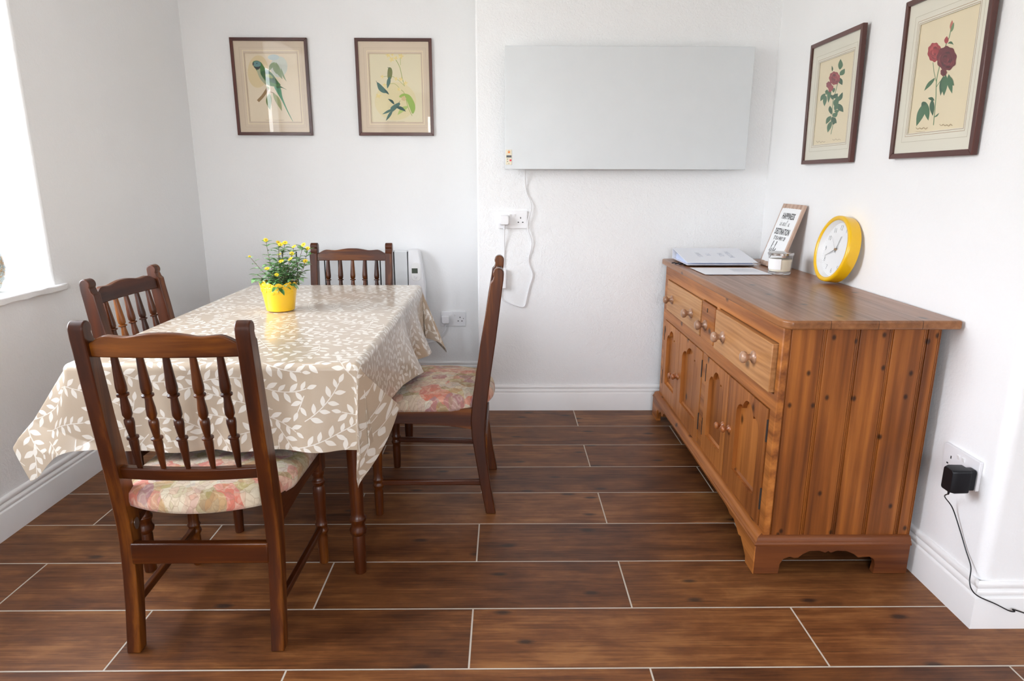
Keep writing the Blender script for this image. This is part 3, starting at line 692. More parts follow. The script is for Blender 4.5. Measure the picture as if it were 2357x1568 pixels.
for a, b, c, d, x, ks in ((1.8735, 2.409, .579, .729, .788, ((2.005, .654), (2.306, .647))), (2.448, 2.613, .577, .725, .798, ((2.551, .637),)), (2.632, 3.197, .575, .721, .798, ((2.758, .643), (3.087, .642)))):
    bm = BM(); box(bm, (x, a, c), (x+.05, b, d)); dr = mk('drawer', bm, M_drawer if len(ks) == 2 else M_piney, sb, bev=.0025)
    for y, z in ks: knob(y, z, x, 1, M_knob, dr)
    if len(ks) == 1:
        bm = BM(); prism(bm, [(2.541+.004*math.cos(q), .703+.004*math.sin(q)) for q in np.linspace(-.6, 3.74, 10)]+[(2.538, .690), (2.544, .690)], x-.0012, x+.002, 'YZ'); mk('keyhole', bm, M_hole, dr)
def arch(y0, y1, zb, zs, zt):
    c, hw = (y0+y1)/2, (y1-y0)/2; R = [(y0, zb), (y1, zb), (y1, zs)]
    cy, cz = c+hw*.52, zs+(zt-zs)*.50
    for k in range(1, 7): q = math.radians(90*k/6); R.append((y1-(y1-cy)*(1-math.cos(q))*1.0, zs+(cz+.006-zs)*math.sin(q)))
    for k in range(0, 13):
        q = math.radians(15+150*k/12); R.append((c+hw*.50*math.cos(q)/math.cos(math.radians(15)), cz-.004+(zt-cz+.004)*(math.sin(q)-math.sin(math.radians(15)))/(1-math.sin(math.radians(15)))))
    for k in range(6, 0, -1): q = math.radians(90*k/6); R.append((y0+(cy-c-hw+ (y1-y0)/2)*0+(y1-cy)*(1-math.cos(q)), zs+(cz+.006-zs)*math.sin(q)))
    R.append((y0, zs)); return R
for a, b, oa, ob, ky, kz, hinge in ((1.888, 2.240, 1.948, 2.150, 2.203, .335, 1.8865), (2.244, 2.511, 2.292, 2.468, 2.270, .322, 2.512), (2.573, 2.926, 2.625, 2.868, 2.921, .311, 2.5715), (2.930, 3.208, 2.985, 3.160, 2.973, .300, 3.2095)):
    bm = BM(); holed(bm, quad(a, b, .134, .520), [arch(oa, ob, .205, .418, .490)], .801, .821, 'YZ')
    d = mk('door', bm, M_pinez, sb)
    bm = BM(); box(bm, (.8165, oa-.01, .19), (.826, ob+.01, .50)); mk('door_panel', bm, M_pinez, d)
    bm = BM(); prism(bm, [(.803, .194), (.8165, .212), (.8165, .190)], oa+.001, ob-.001, 'XZ'); mk('panel_bead', bm, M_piney, d)
    knob(ky, kz, .801, .72, M_doorknob, d)
    for z in (.225, .452):
        bm = BM(); box(bm, (.7995, hinge-.0022, z-.036), (.806, hinge+.0022, z+.036)); mk('hinge', bm, M_iron, d)
# plinth: moulding and cut-out bracket feet
bm = BM()
sidep = [(.776, 0), (.855, 0), (.857, .035), (.866, .052), (.885, .060), (.900, .055), (.912, .056), (.925, .068), (.945, .079), (.975, .080), (.995, .073), (1.003, .079), (1.012, .073), (1.03, .080), (1.06, .079), (1.085, .068), (1.10, .056), (1.115, .058), (1.135, .059), (1.15, .050), (1.156, .030), (1.152, 0), (1.258, 0), (1.258, .100), (.776, .100)]
prism(bm, sidep, 1.822, 1.844, 'XZ'); mk('side_bracket', bm, M_pinex, sb, bev=.002)
bm = BM(); half = [(1.823, 0), (1.890, 0), (1.895, .020), (1.925, .046), (1.945, .060), (1.965, .055), (1.985, .068), (2.02, .083), (2.06, .079), (2.085, .089), (2.13, .091)]
pf = half+[(3.02, .091), (3.035, .085), (3.055, .066), (3.07, .058), (3.085, .070), (3.10, .074), (3.115, .060), (3.13, .055), (3.15, .068), (3.165, .050), (3.172, 0), (3.270, 0), (3.270, .100), (1.823, .100)]
prism(bm, pf, .774, .797, 'YZ'); mk('front_bracket', bm, M_piney, sb, bev=.002)
bm = BM(); MP = [(.797, .098), (.773, .098), (.772, .103), (.776, .107), (.776, .110), (.780, .113), (.781, .119), (.786, .124), (.80, .126), (.81, .126), (.81, .098)]
loft(bm, [[(x, 1.820+(x-.772), z) for x, z in MP], [(x, 3.272, z) for x, z in MP]]); mk('front_moulding', bm, M_piney, sb, sharp=50)
bm = BM(); loft(bm, [[(x, 1.820+(x-.772), z) for x, z in MP], [(1.260, 1.820+(x-.772), z) for x, z in MP]]); mk('side_moulding', bm, M_pinex, sb, sharp=50)
rebase(sb, (1.03, 2.54, 0))

# ---------------------------------------------------------------- things on the sideboard
ZT = .8153
# paper sheet
bm = BM(); slab(bm, lambda i, j: (.828+.278*i/14-.006*j/8, 2.702+.215*j/8, .0009+.0015*math.sin(i*.9)*math.sin(j*.8)**2+.0018), 14, 8, (0, 0, -.0005))
ps = mk('paper_sheet', bm, plain('white_paper', (.84, .85, .90, 1), .38), sharp=40)
ps.data.transform(Matrix.Translation((-.965, -2.81, 0))); ps.location = (.965, 2.81, ZT); tag(ps, 'loose white printed sheet lying on the sideboard, sticking out from under the ring binder', 'paper')
bm = BM(); rnd2 = random.Random(3)
for k in range(5):
    box(bm, (-.02+.0+.03, .045-.017*k, .0046), (.12, .048-.017*k, .0048))
mk('printed_lines', bm, plain('faint_grey_print', (.45, .46, .52, 1), .8), ps)
# binder: spine at the back, wedge open on the left
bi = thing('ring_binder', 'white ring binder lying flat on the far end of the sideboard', 'binder')
M_bind = plain('white_binder_board', (.74, .76, .82, 1), .35)
y0, y1, xa, xb = 2.962, 3.232, .822, 1.142; zb = .0075
bm = BM(); prism(bm, [(y0, zb+.010), (y1, zb+.046), (y1, zb+.049), (y0, zb+.013)], xa, xb, 'YZ'); mk('front_cover', bm, M_bind, bi, bev=.001)
bm = BM(); prism(bm, [(y0, zb), (y1, zb), (y1, zb+.003), (y0, zb+.003)], xa, xb, 'YZ'); mk('back_cover', bm, M_bind, bi, bev=.001)
bm = BM(); prism(bm, [(y1-.0005, zb), (y1+.003, zb+.002), (y1+.004, zb+.045), (y1-.0005, zb+.049)], xa, xb, 'YZ'); mk('spine', bm, M_bind, bi)
bm = BM(); prism(bm, [(y0+.03, zb+.003), (y1-.02, zb+.003), (y1-.03, zb+.028), (y0+.03, zb+.010)], xa+.012, xb-.014, 'YZ'); mk('pages', bm, plain('bluish_paper', (.55, .62, .82, 1), .7), bi)
sl = math.atan2(.036, y1-y0)
for s, xx, sz in (('WELCOME', 1.055, .030), ('PACK', 1.015, .030), ('THE', .955, .028), ('ANNEX', .912, .030)):
    yy = (y0+y1)/2+.005; m = Matrix.Translation((xx, yy, zb+.0132+(yy-y0)*math.tan(sl))) @ Matrix.Rotation(sl, 4, 'X') @ Matrix.Rotation(-math.pi/2, 4, 'Z')
    bm = BM(); text_bm(bm, s, sz, m, 0, .8); mk('lettering', bm, plain('pale_grey_ink', (.50, .52, .58, 1), .6), bi)
rebase(bi, ((xa+xb)/2, (y0+y1)/2, 0)); bi.location.z = ZT
# dark slab put in to imitate the shadow under the binder
bk = thing('shade_block', 'dark booklet standing in for the shadow under the ring binder', 'shade_block')
bm = BM(); box(bm, (-.148, -.115, .0036), (.142, .10, .0072)); mk('shade_slab', bm, M_black, bk, bev=.0008)
bm = BM(); box(bm, (-.146, -.113, .0046), (.144, .098, .0062)); mk('pages', bm, plain('shade_grey', (.05, .05, .055, 1), .7), bk)  # dark as well, part of the shade painted in beneath the binder
bk.location = (.985, 3.085, ZT)
# keys-like curl at the front edge
bm = BM(); P = spline([(-.035, .05, .003), (-.022, .032, .006), (-.028, .012, .004), (-.008, .018, .008), (-.014, -.006, .004), (.006, .004, .006), (.004, -.022, .004), (.022, -.012, .005), (.03, -.03, .003)], 6)
tube(bm, P, .0026, 6); cd = mk('cord', bm, M_black); cd.location = (.818, 3.03, ZT); tag(cd, 'short curled black cord poking out beside the binder at the sideboard edge', 'cord')

# leaning quote sign
sg = thing('quote_sign', 'white wooden quote plaque with torn paper edge leaning on the right wall behind the candle', 'sign')
sw, sh = .222, .288
M_plq = wood('pinkish_board', (.36, .24, .18, 1), (.50, .35, .27, 1), (.60, .44, .35, 1), 'Z', 8, .6, 0, False, 60)
bm = BM(); box(bm, (-sw/2, -.006, 0), (sw/2, .006, sh)); mk('board', bm, M_plq, sg, bev=.001)
rs = random.Random(5); jag = lambda a: a+rs.uniform(-.0012, .0012)
pts = [(-.097+.194*k/24, jag(.020)) for k in range(25)]+[(jag(.098), .022+.246*k/20) for k in range(1, 20)]+[(.097-.194*k/24, jag(.268)) for k in range(25)]+[(jag(-.1005), .268-.246*k/20) for k in range(1, 20)]
bm = BM(); prism(bm, pts, -.0068, -.0058, 'XZ'); mk('paper', bm, plain('sign_paper', (.84, .85, .86, 1), .7), sg)
inkm = plain('black_ink', (.018, .018, .02, 1), .6)
def rotm(x, z): return Matrix.Translation((x, -.0069, z)) @ Matrix.Rotation(math.pi/2, 4, 'X')
for tx_, ts_, tz_, tb_, tw_ in (('HAPPINESS', .038, .231, .0009, .62), ('DESTINATION', .038, .160, .0009, .56), ('IT IS A WAY OF', .024, .130, .0005, .64)):
    bm = BM(); text_bm(bm, tx_, ts_, rotm(0, tz_), tb_, tw_, space=1.14); mk('lettering', bm, inkm, sg)
def script(bm, strokes, x, z, s, r):
    for st_ in strokes:
        P = spline([Vector((x+a*s, -.0070, z+b*s)) for a, b in st_], 6); tube(bm, P, r, 5)
isnota = [[(0, .1), (.25, .5), (.3, 1), (.28, .2), (.5, .05), (.75, .5)], [(.32, 1.35), (.35, 1.42)], [(.75, .5), (1.05, 1), (.95, .7), (1.15, .25), (.85, 0), (1.3, .3)],
          [(1.9, 0), (2.0, .9), (2.05, .1), (2.4, .9), (2.6, .8), (2.6, .1), (2.9, .3)], [(3.3, .9), (3.0, .5), (3.2, 0), (3.5, .4), (3.3, .9), (3.7, .8)], [(4.1, 1.7), (3.95, .2), (4.3, .1)], [(3.7, 1.15), (4.5, 1.3)],
          [(5.7, .8), (5.3, .7), (5.3, .05), (5.7, .5), (5.75, .9), (5.75, .1), (6.1, .2)]]
bm = BM(); script(bm, isnota, -.058, .187, .0170, .0006)
life = [[(0, .25), (.5, .8), (1.0, 2.2), (.85, 2.6), (.6, 1.6), (.55, .3), (.8, .05), (1.2, .6)], [(1.2, .6), (1.4, 1.0), (1.35, .25), (1.6, .1), (2.0, .6)], [(1.5, 1.75), (1.55, 1.82)],
        [(2.0, .6), (2.7, 2.2), (2.6, 2.6), (2.35, 1.6), (2.3, -.6), (2.15, -1.3), (2.1, -.4), (2.6, .5), (3.0, .5)], [(3.0, .45), (3.4, .8), (3.2, 1.0), (3.0, .4), (3.3, .05), (3.8, .4)]]
mk('handwriting', bm, inkm, sg); bm = BM(); script(bm, life, -.062, .064, .0200, .0010)
mk('handwriting', bm, inkm, sg)
LEAN = math.atan2(.088, .272)
sg.location = (1.192, 2.955, ZT+.002); sg.rotation_euler = (-LEAN, 0, -math.pi/2)

# candle jar
cj = thing('candle_jar', 'glass candle jar with steel lid and white label on the sideboard', 'candle')
bm = BM(); lathe(bm, [(.043, .002), (.045, .004), (.0485, .079), (.0465, .079), (.0432, .014), (0, .013)], 40, cap=False); mk('glass', bm, M_glass, cj)
t = NT('clear_glass_base'); t.set(Base_Color=(.93, .95, .96, 1), Roughness=.03, Transmission_Weight=.8, IOR=1.45)
bm = BM(); lathe(bm, [(0, 0), (.042, 0), (.044, .002), (.0442, .012), (0, .012)], 40); mk('glass_base', bm, t.m, cj)
bm = BM(); lathe(bm, [(0, .0135), (.0425, .0135), (.0458, .062), (.03, .064), (0, .063)], 40); mk('wax', bm, plain('cream_wax', (.82, .76, .62, 1), .5), cj)
bm = BM(); lathe(bm, [(.049, .079), (.051, .080), (.0515, .088), (.050, .0895), (.040, .0905), (.030, .0912), (.028, .0922), (0, .0925)], 40); mk('lid', bm, M_chrome, cj)
bm = BM(); slab(bm, lambda i, j: ((.0472+.0020*j)*math.cos(math.radians(178+74*i/8)), (.0472+.0020*j)*math.sin(math.radians(178+74*i/8)), 0.022+.044*j), 8, 1, (-.0003, -.0004, 0))
mk('label', bm, plain('white_label', (.84, .84, .85, 1), .6), cj)
cj.location = (1.150, 2.742, ZT)

# wall clock leaning on the wall
ck = thing('wall_clock', 'round yellow-rimmed wall clock standing on the sideboard, leaning against the right wall', 'clock')
M_yel = plain('yellow_plastic', (.80, .47, .006, 1), .30, 0, .3)
R = .125; m0 = Matrix.Rotation(math.pi/2, 4, 'X')      # dial faces -y
bm = BM(); lathe(bm, [(R-.017, .041), (R-.014, .045), (R-.006, .0465), (R-.001, .043), (R, .036), (R-.002, 0), (R-.016, 0), (R-.018, .006)], 72, m0, cap=False); bmesh.ops.holes_fill(bm, edges=[e for e in bm.edges if e.is_boundary and 0])
mk('rim', bm, M_yel, ck, sharp=60)
bm = BM(); lathe(bm, [(R-.0165, .041), (R-.025, .022), (R-.0165, .0215)], 72, m0, cap=False); mk('inner_ring', bm, M_paint, ck)
M_dial = plain('white_dial', (.84, .85, .86, 1), .5)
bm = BM(); lathe(bm, [(0, .022), (R-.016, .022), (R-.016, .002), (0, .002)], 72, m0); mk('dial', bm, M_dial, ck)
M_num = plain('grey_numerals', (.10, .11, .12, 1), .5)
bm = BM()
for k in range(1, 13):
    a = math.radians(90-30*k); m = Matrix.Translation((.081*math.cos(a), -.0224, .081*math.sin(a))) @ Matrix.Rotation(math.pi/2, 4, 'X')
    text_bm(bm, str(k), .027, m, -.0007, .85, .0002)
for k in range(60):
    a = math.radians(6*k); d = Vector((math.cos(a), 0, math.sin(a))); n_ = Vector((-d.z, 0, d.x)); q = .094; l = .003
    vs4 = [bm.verts.new(d*(q+u)+n_*w_+Vector((0, -.0223, 0))) for u, w_ in ((0, -.0003), (l, -.0003), (l, .0003), (0, .0003))]; bm.faces.new(vs4)
mk('numerals', bm, M_num, ck)
def hand(name, ang, ln, back, wd, yy, mat):
    bm = BM(); a = math.radians(90-ang); d = Vector((math.cos(a), 0, math.sin(a))); n_ = Vector((-d.z, 0, d.x)); c = Vector((0, -yy, 0))
    vs_ = [c-d*back-n_*wd, c+d*ln-n_*wd*.7, c+d*ln+n_*wd*.7, c-d*back+n_*wd]
    f = bm.faces.new([bm.verts.new(v) for v in vs_]); bmesh.ops.solidify(bm, geom=[f], thickness=.0008); mk(name, bm, mat, ck)
M_hand = plain('slate_hands', (.09, .11, .13, 1), .35, .3)
hand('hour_hand', 21, .052, .012, .0016, .0250, M_hand); hand('minute_hand', 247, .072, .014, .0013, .0268, M_hand); hand('second_hand', 318, .062, .02, .0005, .0285, M_hand)
bm = BM(); lathe(bm, [(0, .022), (.0045, .022), (.0045, .030), (0, .0305)], 20, m0); mk('hub', bm, plain('brass', (.55, .36, .20, 1), .3, 1), ck)
bm = BM(); lathe(bm, [(0, .0405), (R-.0165, .0405)], 72, m0, cap=False); mk('lens', bm, M_glass, ck)
for c in kids(ck): c.data.transform(Matrix.Rotation(math.radians(-3), 4, 'Y')); c.data.transform(Matrix.Translation((0, 0, R)))
ck.rotation_euler = (math.radians(-9.5), 0, -math.pi/2); ck.location = (1.2525, 2.487, ZT+.001)

# ---------------------------------------------------------------- framed prints
def homog(px, uv):
    A = []; b = []
    for (x, y), (u, v) in zip(px, uv):
        A += [[x, y, 1, 0, 0, 0, -u*x, -u*y], [0, 0, 0, x, y, 1, -v*x, -v*y]]; b += [u, v]
    h = np.linalg.solve(np.array(A, float), np.array(b, float)); h = np.append(h, 1).reshape(3, 3)
    return lambda p: (lambda q: (q[0]/q[2], q[1]/q[2]))(h @ np.array([p[0], p[1], 1]))
class Art:
    def __init__(s, fw_, fh, corners): s.w, s.h = fw_, fh; s.f = homog(corners, [(0, 1), (1, 1), (1, 0), (0, 0)]); s.bm = BM(); s.mats = []; s.z = 0
    def P(s, p): u, v = s.f(p); return ((u-.5)*s.w, v*s.h)
    def poly(s, pts, col, conv=True):
        q = [s.P(p) for p in pts] if conv else pts
        if col not in s.mats: s.mats.append(col)
        s.z += 1; vs = [s.bm.verts.new((a, -.00045-.000012*s.z, b)) for a, b in q]
        try: f = s.bm.faces.new(vs)
        except ValueError: return
        f.material_index = s.mats.index(col); f.normal_update()
        if f.normal.y > 0: f.normal_flip()
        bmesh.ops.triangulate(s.bm, faces=[f])
    def smooth(s, pts, col, n=5):
        c = list(pts)+list(pts[:3]); q = spline([Vector((a, b, 0)) for a, b in [pts[-1]]+c], n)[n:-2*n]; s.poly([(v.x, v.y) for v in q], col)
    def leaf(s, a, b, w_, col, bend=0):
        a, b = Vector(a), Vector(b); d = b-a; n = Vector((-d.y, d.x)).normalized(); us = np.linspace(0, 1, 9)
        prof = [math.sin(math.pi*u**.85) for u in us]; ctr = [a+d*u+n*bend*math.sin(math.pi*u) for u in us]
        s.poly([tuple(c+n*w_*.5*p) for c, p in zip(ctr, prof)]+[tuple(c-n*w_*.5*p) for c, p in zip(ctr[::-1], prof[::-1])][1:-1], col)
    def line(s, pts, w_, col):
        q = spline([Vector((a, b, 0)) for a, b in pts], 6); L, R_ = [], []
        for i, v in enumerate(q):
            t_ = (q[min(i+1, len(q)-1)]-q[max(i-1, 0)]).normalized(); n = Vector((-t_.y, t_.x, 0))*w_/2; L.append((v+n)[:2]); R_.append((v-n)[:2])
        s.poly(L+R_[::-1], col)
    def blob(s, c, rx, ry, col, sc=0, k=9, ph=0):
        s.poly([(c[0]+rx*(1+sc*math.cos(k*a+ph))*math.cos(a), c[1]+ry*(1+sc*math.cos(k*a+ph))*math.sin(a)) for a in np.linspace(0, 2*math.pi, 48, endpoint=False)], col)
    def rose(s, c, rx, ry, base, lite, dark, seed):
        rr = random.Random(seed); s.blob(c, rx, ry, base, .05, 9, seed)
        for k, f in enumerate((.92, .78, .62, .46, .30)):
            for j in range(6-k//2):
                a = rr.uniform(0, 6.28)+j*6.28/(6-k//2); d = f*.55
                s.blob((c[0]+rx*d*math.cos(a), c[1]+ry*d*math.sin(a)), rx*(.40-.04*k), ry*(.40-.04*k), (dark, base, lite)[(j+k) % 3], .06, 5, a)
                q = [(c[0]+rx*(d*math.cos(a)+(.38-.04*k)*math.cos(a+b)), c[1]+ry*(d*math.sin(a)+(.38-.04*k)*math.sin(a+b))) for b in (-1.2, -.5, .3, 1.1)]
                s.line(q, rx*.035, dark if (j+k) % 3 else lite)
    def scrawl(s, x0, y, x1, amp, col):
        rr = random.Random(int(x0*7+y)); n = max(4, int((x1-x0)/(amp*.9))); s.line([(x0+(x1-x0)*i/n, y+amp*(.5 if i % 2 else -.5)*rr.uniform(.4, 1.2)) for i in range(n+1)], amp*.28, col)
_artc = {}
def artmat(c):
    if c not in _artc: _artc[c] = plain('print_ink_%02x%02x%02x' % c, srgb(*c), .7)
    return _artc[c]
def picture(label, w_, h_, loc, rotz, corners, matcol, lines, papercol, draw, lean=0):
    t = thing('framed_print', label, 'picture', 'framed prints'); b, dp = .0165, .017
    for s in (-1, 1):
        bm = BM(); prism(bm, [(s*w_/2, 0), (s*(w_/2-b), b), (s*(w_/2-b), h_-b), (s*w_/2, h_)], -dp, 0, 'XZ'); mk('frame_side', bm, M_frame, t, bev=.0015)
    for z0, z1 in ((0, b), (h_, h_-b)):
        bm = BM(); prism(bm, [(-w_/2, z0), (w_/2, z0), (w_/2-b, z1), (-w_/2+b, z1)], -dp, 0, 'XZ'); mk('frame_rail', bm, M_frameh, t, bev=.0015)
    (u0, v0, u1, v1) = lines[0]; L = lambda u, v: ((u-.5)*w_, v*h_)
    A = Art(w_, h_, corners)
    hole = [L(u0, v0), L(u1, v0), L(u1, v1), L(u0, v1)]
    bm = BM(); holed(bm, [(-w_/2+b-.002, b-.002), (w_/2-b+.002, b-.002), (w_/2-b+.002, h_-b+.002), (-w_/2+b-.002, h_-b+.002)], [hole], -.0095, -.0065, 'XZ'); mk('mount', bm, plain('mount_'+'%02x%02x%02x' % matcol, srgb(*matcol), .8), t)
    bm = BM(); mats = []
    for i, (rect, lw, col) in enumerate(lines[1]):
        a0, b0, a1, b1 = rect; x0, z0 = L(a0, b0); x1, z1 = L(a1, b1)
        holed(bm, [(x0, z0), (x1, z0), (x1, z1), (x0, z1)], [[(x0+lw, z0+lw), (x1-lw, z0+lw), (x1-lw, z1-lw), (x0+lw, z1-lw)]], -.0097, -.0093, 'XZ')
        mats.append(artmat(col)); bm.faces.ensure_lookup_table()
        for f in bm.faces:
            if f.material_index == 0 and not f.tag: f.material_index = i; f.tag = True
    mk('ruled_lines', bm, mats, t)
    A.poly([L(u0-.02, v0-.02), L(u1+.02, v0-.02), L(u1+.02, v1+.02), L(u0-.02, v1+.02)], papercol, False)
    draw(A)
    A.bm.normal_update(); me = bpy.data.meshes.new('print'); A.bm.to_mesh(me); A.bm.free()
    for c in A.mats: me.materials.append(artmat(c))
    me.transform(Matrix.Translation((0, -.0045, 0)))
    o = bpy.data.objects.new('print', me); COL.objects.link(o); o.parent = t
    bm = BM(); box(bm, (-w_/2+b-.002, -.0118, b-.002), (w_/2-b+.002, -.0108, h_-b+.002)); mk('glass', bm, M_glass, t)
    bm = BM(); box(bm, (-w_/2+.004, -.004, .004), (w_/2-.004, -.0005, h_-.004)); mk('backing', bm, plain('brown_card', (.25, .17, .10, 1), .8), t)
    t.location = loc; t.rotation_euler = (lean, 0, rotz); return t
G1, G2, G3, GY, BR = (62, 118, 48), (38, 90, 44), (124, 150, 92), (150, 165, 130), (150, 118, 74)
def d_parrot(A):
    A.blob((400, 470), 110, 170, (226, 205, 160)); A.blob((620, 420), 90, 110, (206, 212, 200)); A.blob((560, 320), 60, 30, (190, 205, 205))
    for a, b, w_ in (((575, 370), (515, 465), 42), ((585, 370), (660, 550), 52), ((575, 375), (600, 500), 45), ((640, 430), (705, 575), 20), ((600, 480), (560, 420), 40)): A.leaf(a, b, w_, (140, 160, 120), 8)
    A.line([(405, 780), (460, 720), (510, 640)], 32, BR); A.line([(500, 690), (545, 685), (580, 700)], 6, BR)
    A.leaf((525, 695), (535, 870), 60, (104, 128, 62), 10); A.leaf((560, 690), (662, 885), 52, (160, 165, 110), -10)
    A.smooth([(575, 625), (640, 640), (665, 740), (720, 870), (785, 1000), (735, 920), (655, 770), (600, 680)], (70, 140, 100))
    A.smooth([(560, 560), (640, 620), (708, 660), (655, 640), (600, 640)], G2)
    A.smooth([(340, 380), (380, 355), (430, 375), (470, 430), (540, 480), (610, 570), (640, 615), (560, 625), (490, 600), (430, 540), (390, 470)], G1)
    A.smooth([(388, 455), (420, 440), (430, 500), (500, 600), (480, 605), (420, 540)], (168, 172, 140))
    A.smooth([(430, 480), (500, 460), (570, 530), (615, 600), (560, 590), (480, 550)], G2); A.smooth([(470, 500), (530, 500), (560, 540), (500, 530)], (130, 150, 50))
    A.smooth([(340, 385), (375, 360), (420, 372), (425, 410), (390, 425), (355, 410)], (98, 140, 140)); A.smooth([(338, 385), (350, 415), (400, 420), (425, 412), (400, 450), (360, 430)], (30, 40, 45))
    A.poly([(340, 378), (352, 375), (350, 410), (339, 400)], (30, 34, 38)); A.blob((385, 385), 6, 6, (25, 30, 32))
    A.line([(495, 625), (515, 640), (520, 655)], 12, (120, 150, 60))
    for q in range(2): A.scrawl(490+q*100, 978, 575+q*110, 7, (150, 128, 105))
def d_hum(A):
    YL = (232, 212, 140); SG = (176, 182, 110)
    A.blob((1850, 780), 220, 200, (228, 215, 170))
    A.line([(1845, 340), (1890, 420), (1920, 540), (1945, 620)], 7, (160, 172, 100)); A.line([(1900, 400), (1895, 330), (1900, 300)], 5, SG); A.line([(1940, 615), (1880, 560), (1810, 520), (1705, 525)], 5, SG); A.line([(1885, 635), (1830, 595), (1730, 610)], 5, SG); A.line([(1910, 660), (1945, 700), (1985, 840), (2030, 930)], 7, SG)
    for c, r in (((1765, 295), 24), ((1800, 340), 26), ((1845, 325), 20), ((1900, 305), 28), ((1810, 290), 16), ((1705, 525), 18), ((1850, 545), 20), ((1905, 550), 22), ((1730, 612), 18), ((1670, 725), 26), ((1955, 590), 22), ((1885, 655), 18)): [A.leaf(c, (c[0]+r*1.25*math.cos(q+c[0]), c[1]+r*1.25*math.sin(q+c[0])), r*.62, YL if int(q*3) % 2 else (238, 222, 160)) for q in np.linspace(0, 2*math.pi, 6)[:-1]]
    A.smooth([(1890, 735), (1930, 700), (2000, 715), (2050, 790), (2062, 860), (2035, 910), (2000, 840), (1960, 760)], (150, 182, 84)); A.leaf((1990, 830), (1875, 925), 46, (176, 196, 110), 12); A.blob((1938, 750), 24, 26, (214, 190, 140), .15, 5)
    D, T_ = (52, 88, 84), (78, 116, 108)
    A.smooth([(1770, 430), (1800, 432), (1813, 480), (1800, 545), (1768, 545), (1760, 490)], (116, 124, 70)); A.leaf((1785, 520), (1762, 650), 40, T_); A.line([(1760, 424), (1782, 434)], 4, D)
    A.smooth([(1650, 590), (1672, 592), (1715, 630), (1765, 685), (1720, 695), (1670, 660)], T_); A.leaf((1730, 660), (1782, 712), 22, D); A.line([(1640, 568), (1655, 595)], 4, D)
    A.smooth([(1800, 850), (1850, 810), (1892, 795), (1900, 815), (1870, 850), (1820, 890)], T_); A.leaf((1840, 815), (1770, 757), 26, D, 8); A.leaf((1855, 840), (1965, 888), 34, D, -10); A.leaf((1830, 860), (1712, 920), 26, T_); A.leaf((1825, 870), (1752, 988), 30, T_); A.line([(1885, 800), (1900, 775)], 4, D)
    A.scrawl(1765, 992, 1865, 6, (150, 128, 105)); A.scrawl(1875, 992, 1955, 6, (150, 128, 105))
RG, RG2, RL = (72, 112, 78), (54, 92, 64), (110, 140, 96)
def d_rose1(A):
    A.line([(440, 750), (420, 830), (400, 900), (390, 1000), (400, 1100), (378, 1215)], 6, RL)
    for a, b, w_ in (((455, 640), (462, 545), 42), ((455, 690), (500, 630), 40), ((455, 710), (478, 775), 40), ((345, 815), (340, 865), 26), ((330, 850), (285, 920), 34), ((335, 870), (320, 965), 34), ((375, 800), (355, 935), 34), ((410, 800), (400, 845), 26), ((395, 890), (440, 850), 40), ((440, 920), (482, 838), 34), ((405, 960), (440, 880), 46), ((440, 940), (490, 1015), 50), ((410, 1000), (440, 920), 38), ((370, 960), (385, 1040), 32), ((390, 1050), (440, 1025), 40), ((380, 1050), (335, 1125), 36), ((385, 1060), (430, 1115), 48), ((385, 1095), (350, 1200), 38), ((388, 655), (385, 605), 14)): A.leaf(a, b, w_, RG if (a[0]+b[1]) % 3 else RG2, 4)
    A.rose((410, 715), 48, 58, (156, 62, 66), (182, 92, 92), (122, 46, 52), 3); A.blob((362, 775), 24, 30, (140, 60, 68), .08, 7); A.smooth([(360, 790), (395, 780), (400, 810), (365, 840)], (160, 74, 76)); A.blob((408, 688), 13, 11, (108, 42, 48), .1, 5); A.leaf((400, 905), (375, 860), 30, RG2, 4); A.leaf((410, 1010), (455, 1000), 30, RG, 4); A.leaf((395, 1130), (420, 1065), 30, RG2, 4); A.leaf((420, 880), (470, 900), 34, RG, 4)
    A.scrawl(250, 1283, 330, 14, (178, 158, 124)); A.scrawl(395, 1262, 468, 14, (178, 158, 124)); A.scrawl(335, 1305, 368, 5, (170, 150, 118))
def d_rose2(A):
    A.line([(1440, 240), (1425, 340), (1390, 430), (1320, 700), (1312, 900), (1295, 1130)], 8, RL); A.line([(1280, 570), (1290, 650), (1312, 740)], 6, RL); A.line([(1400, 690), (1350, 740), (1315, 790)], 6, RL)
    A.leaf((1440, 290), (1448, 190), 34, (190, 110, 90)); A.leaf((1440, 300), (1465, 210), 24, RL); A.leaf((1410, 400), (1465, 415), 22, RG, -14); A.leaf((1395, 405), (1402, 335), 40, (168, 66, 70))
    for a, b, w_ in (((1300, 715), (1205, 825), 34), ((1300, 710), (1262, 775), 22), ((1380, 690), (1355, 870), 42), ((1400, 680), (1385, 870), 58), ((1425, 675), (1460, 850), 48), ((1225, 925), (1140, 1140), 66), ((1228, 930), (1248, 1090), 52), ((1280, 900), (1288, 1048), 46), ((1300, 910), (1240, 890), 30), ((1300, 1060), (1345, 1020), 14)): A.leaf(a, b, w_, RG if (a[0]+b[1]) % 3 else RG2, 5)
    A.rose((1292, 480), 62, 86, (164, 52, 58), (188, 76, 78), (130, 40, 46), 5); A.rose((1405, 535), 90, 108, (108, 38, 46), (134, 54, 62), (80, 28, 36), 8); A.blob((1382, 660), 28, 34, (112, 42, 50), .06, 7); A.leaf((1370, 640), (1392, 690), 20, (90, 32, 40)); A.leaf((1225, 925), (1185, 960), 34, RG2, 4); A.leaf((1430, 690), (1478, 780), 40, RG, 6)
    A.scrawl(1140, 1160, 1245, 18, (176, 154, 118)); A.scrawl(1355, 1130, 1470, 18, (176, 154, 118)); A.scrawl(1270, 1190, 1320, 6, (170, 150, 118)); A.scrawl(1140, 1188, 1225, 7, (170, 150, 118))
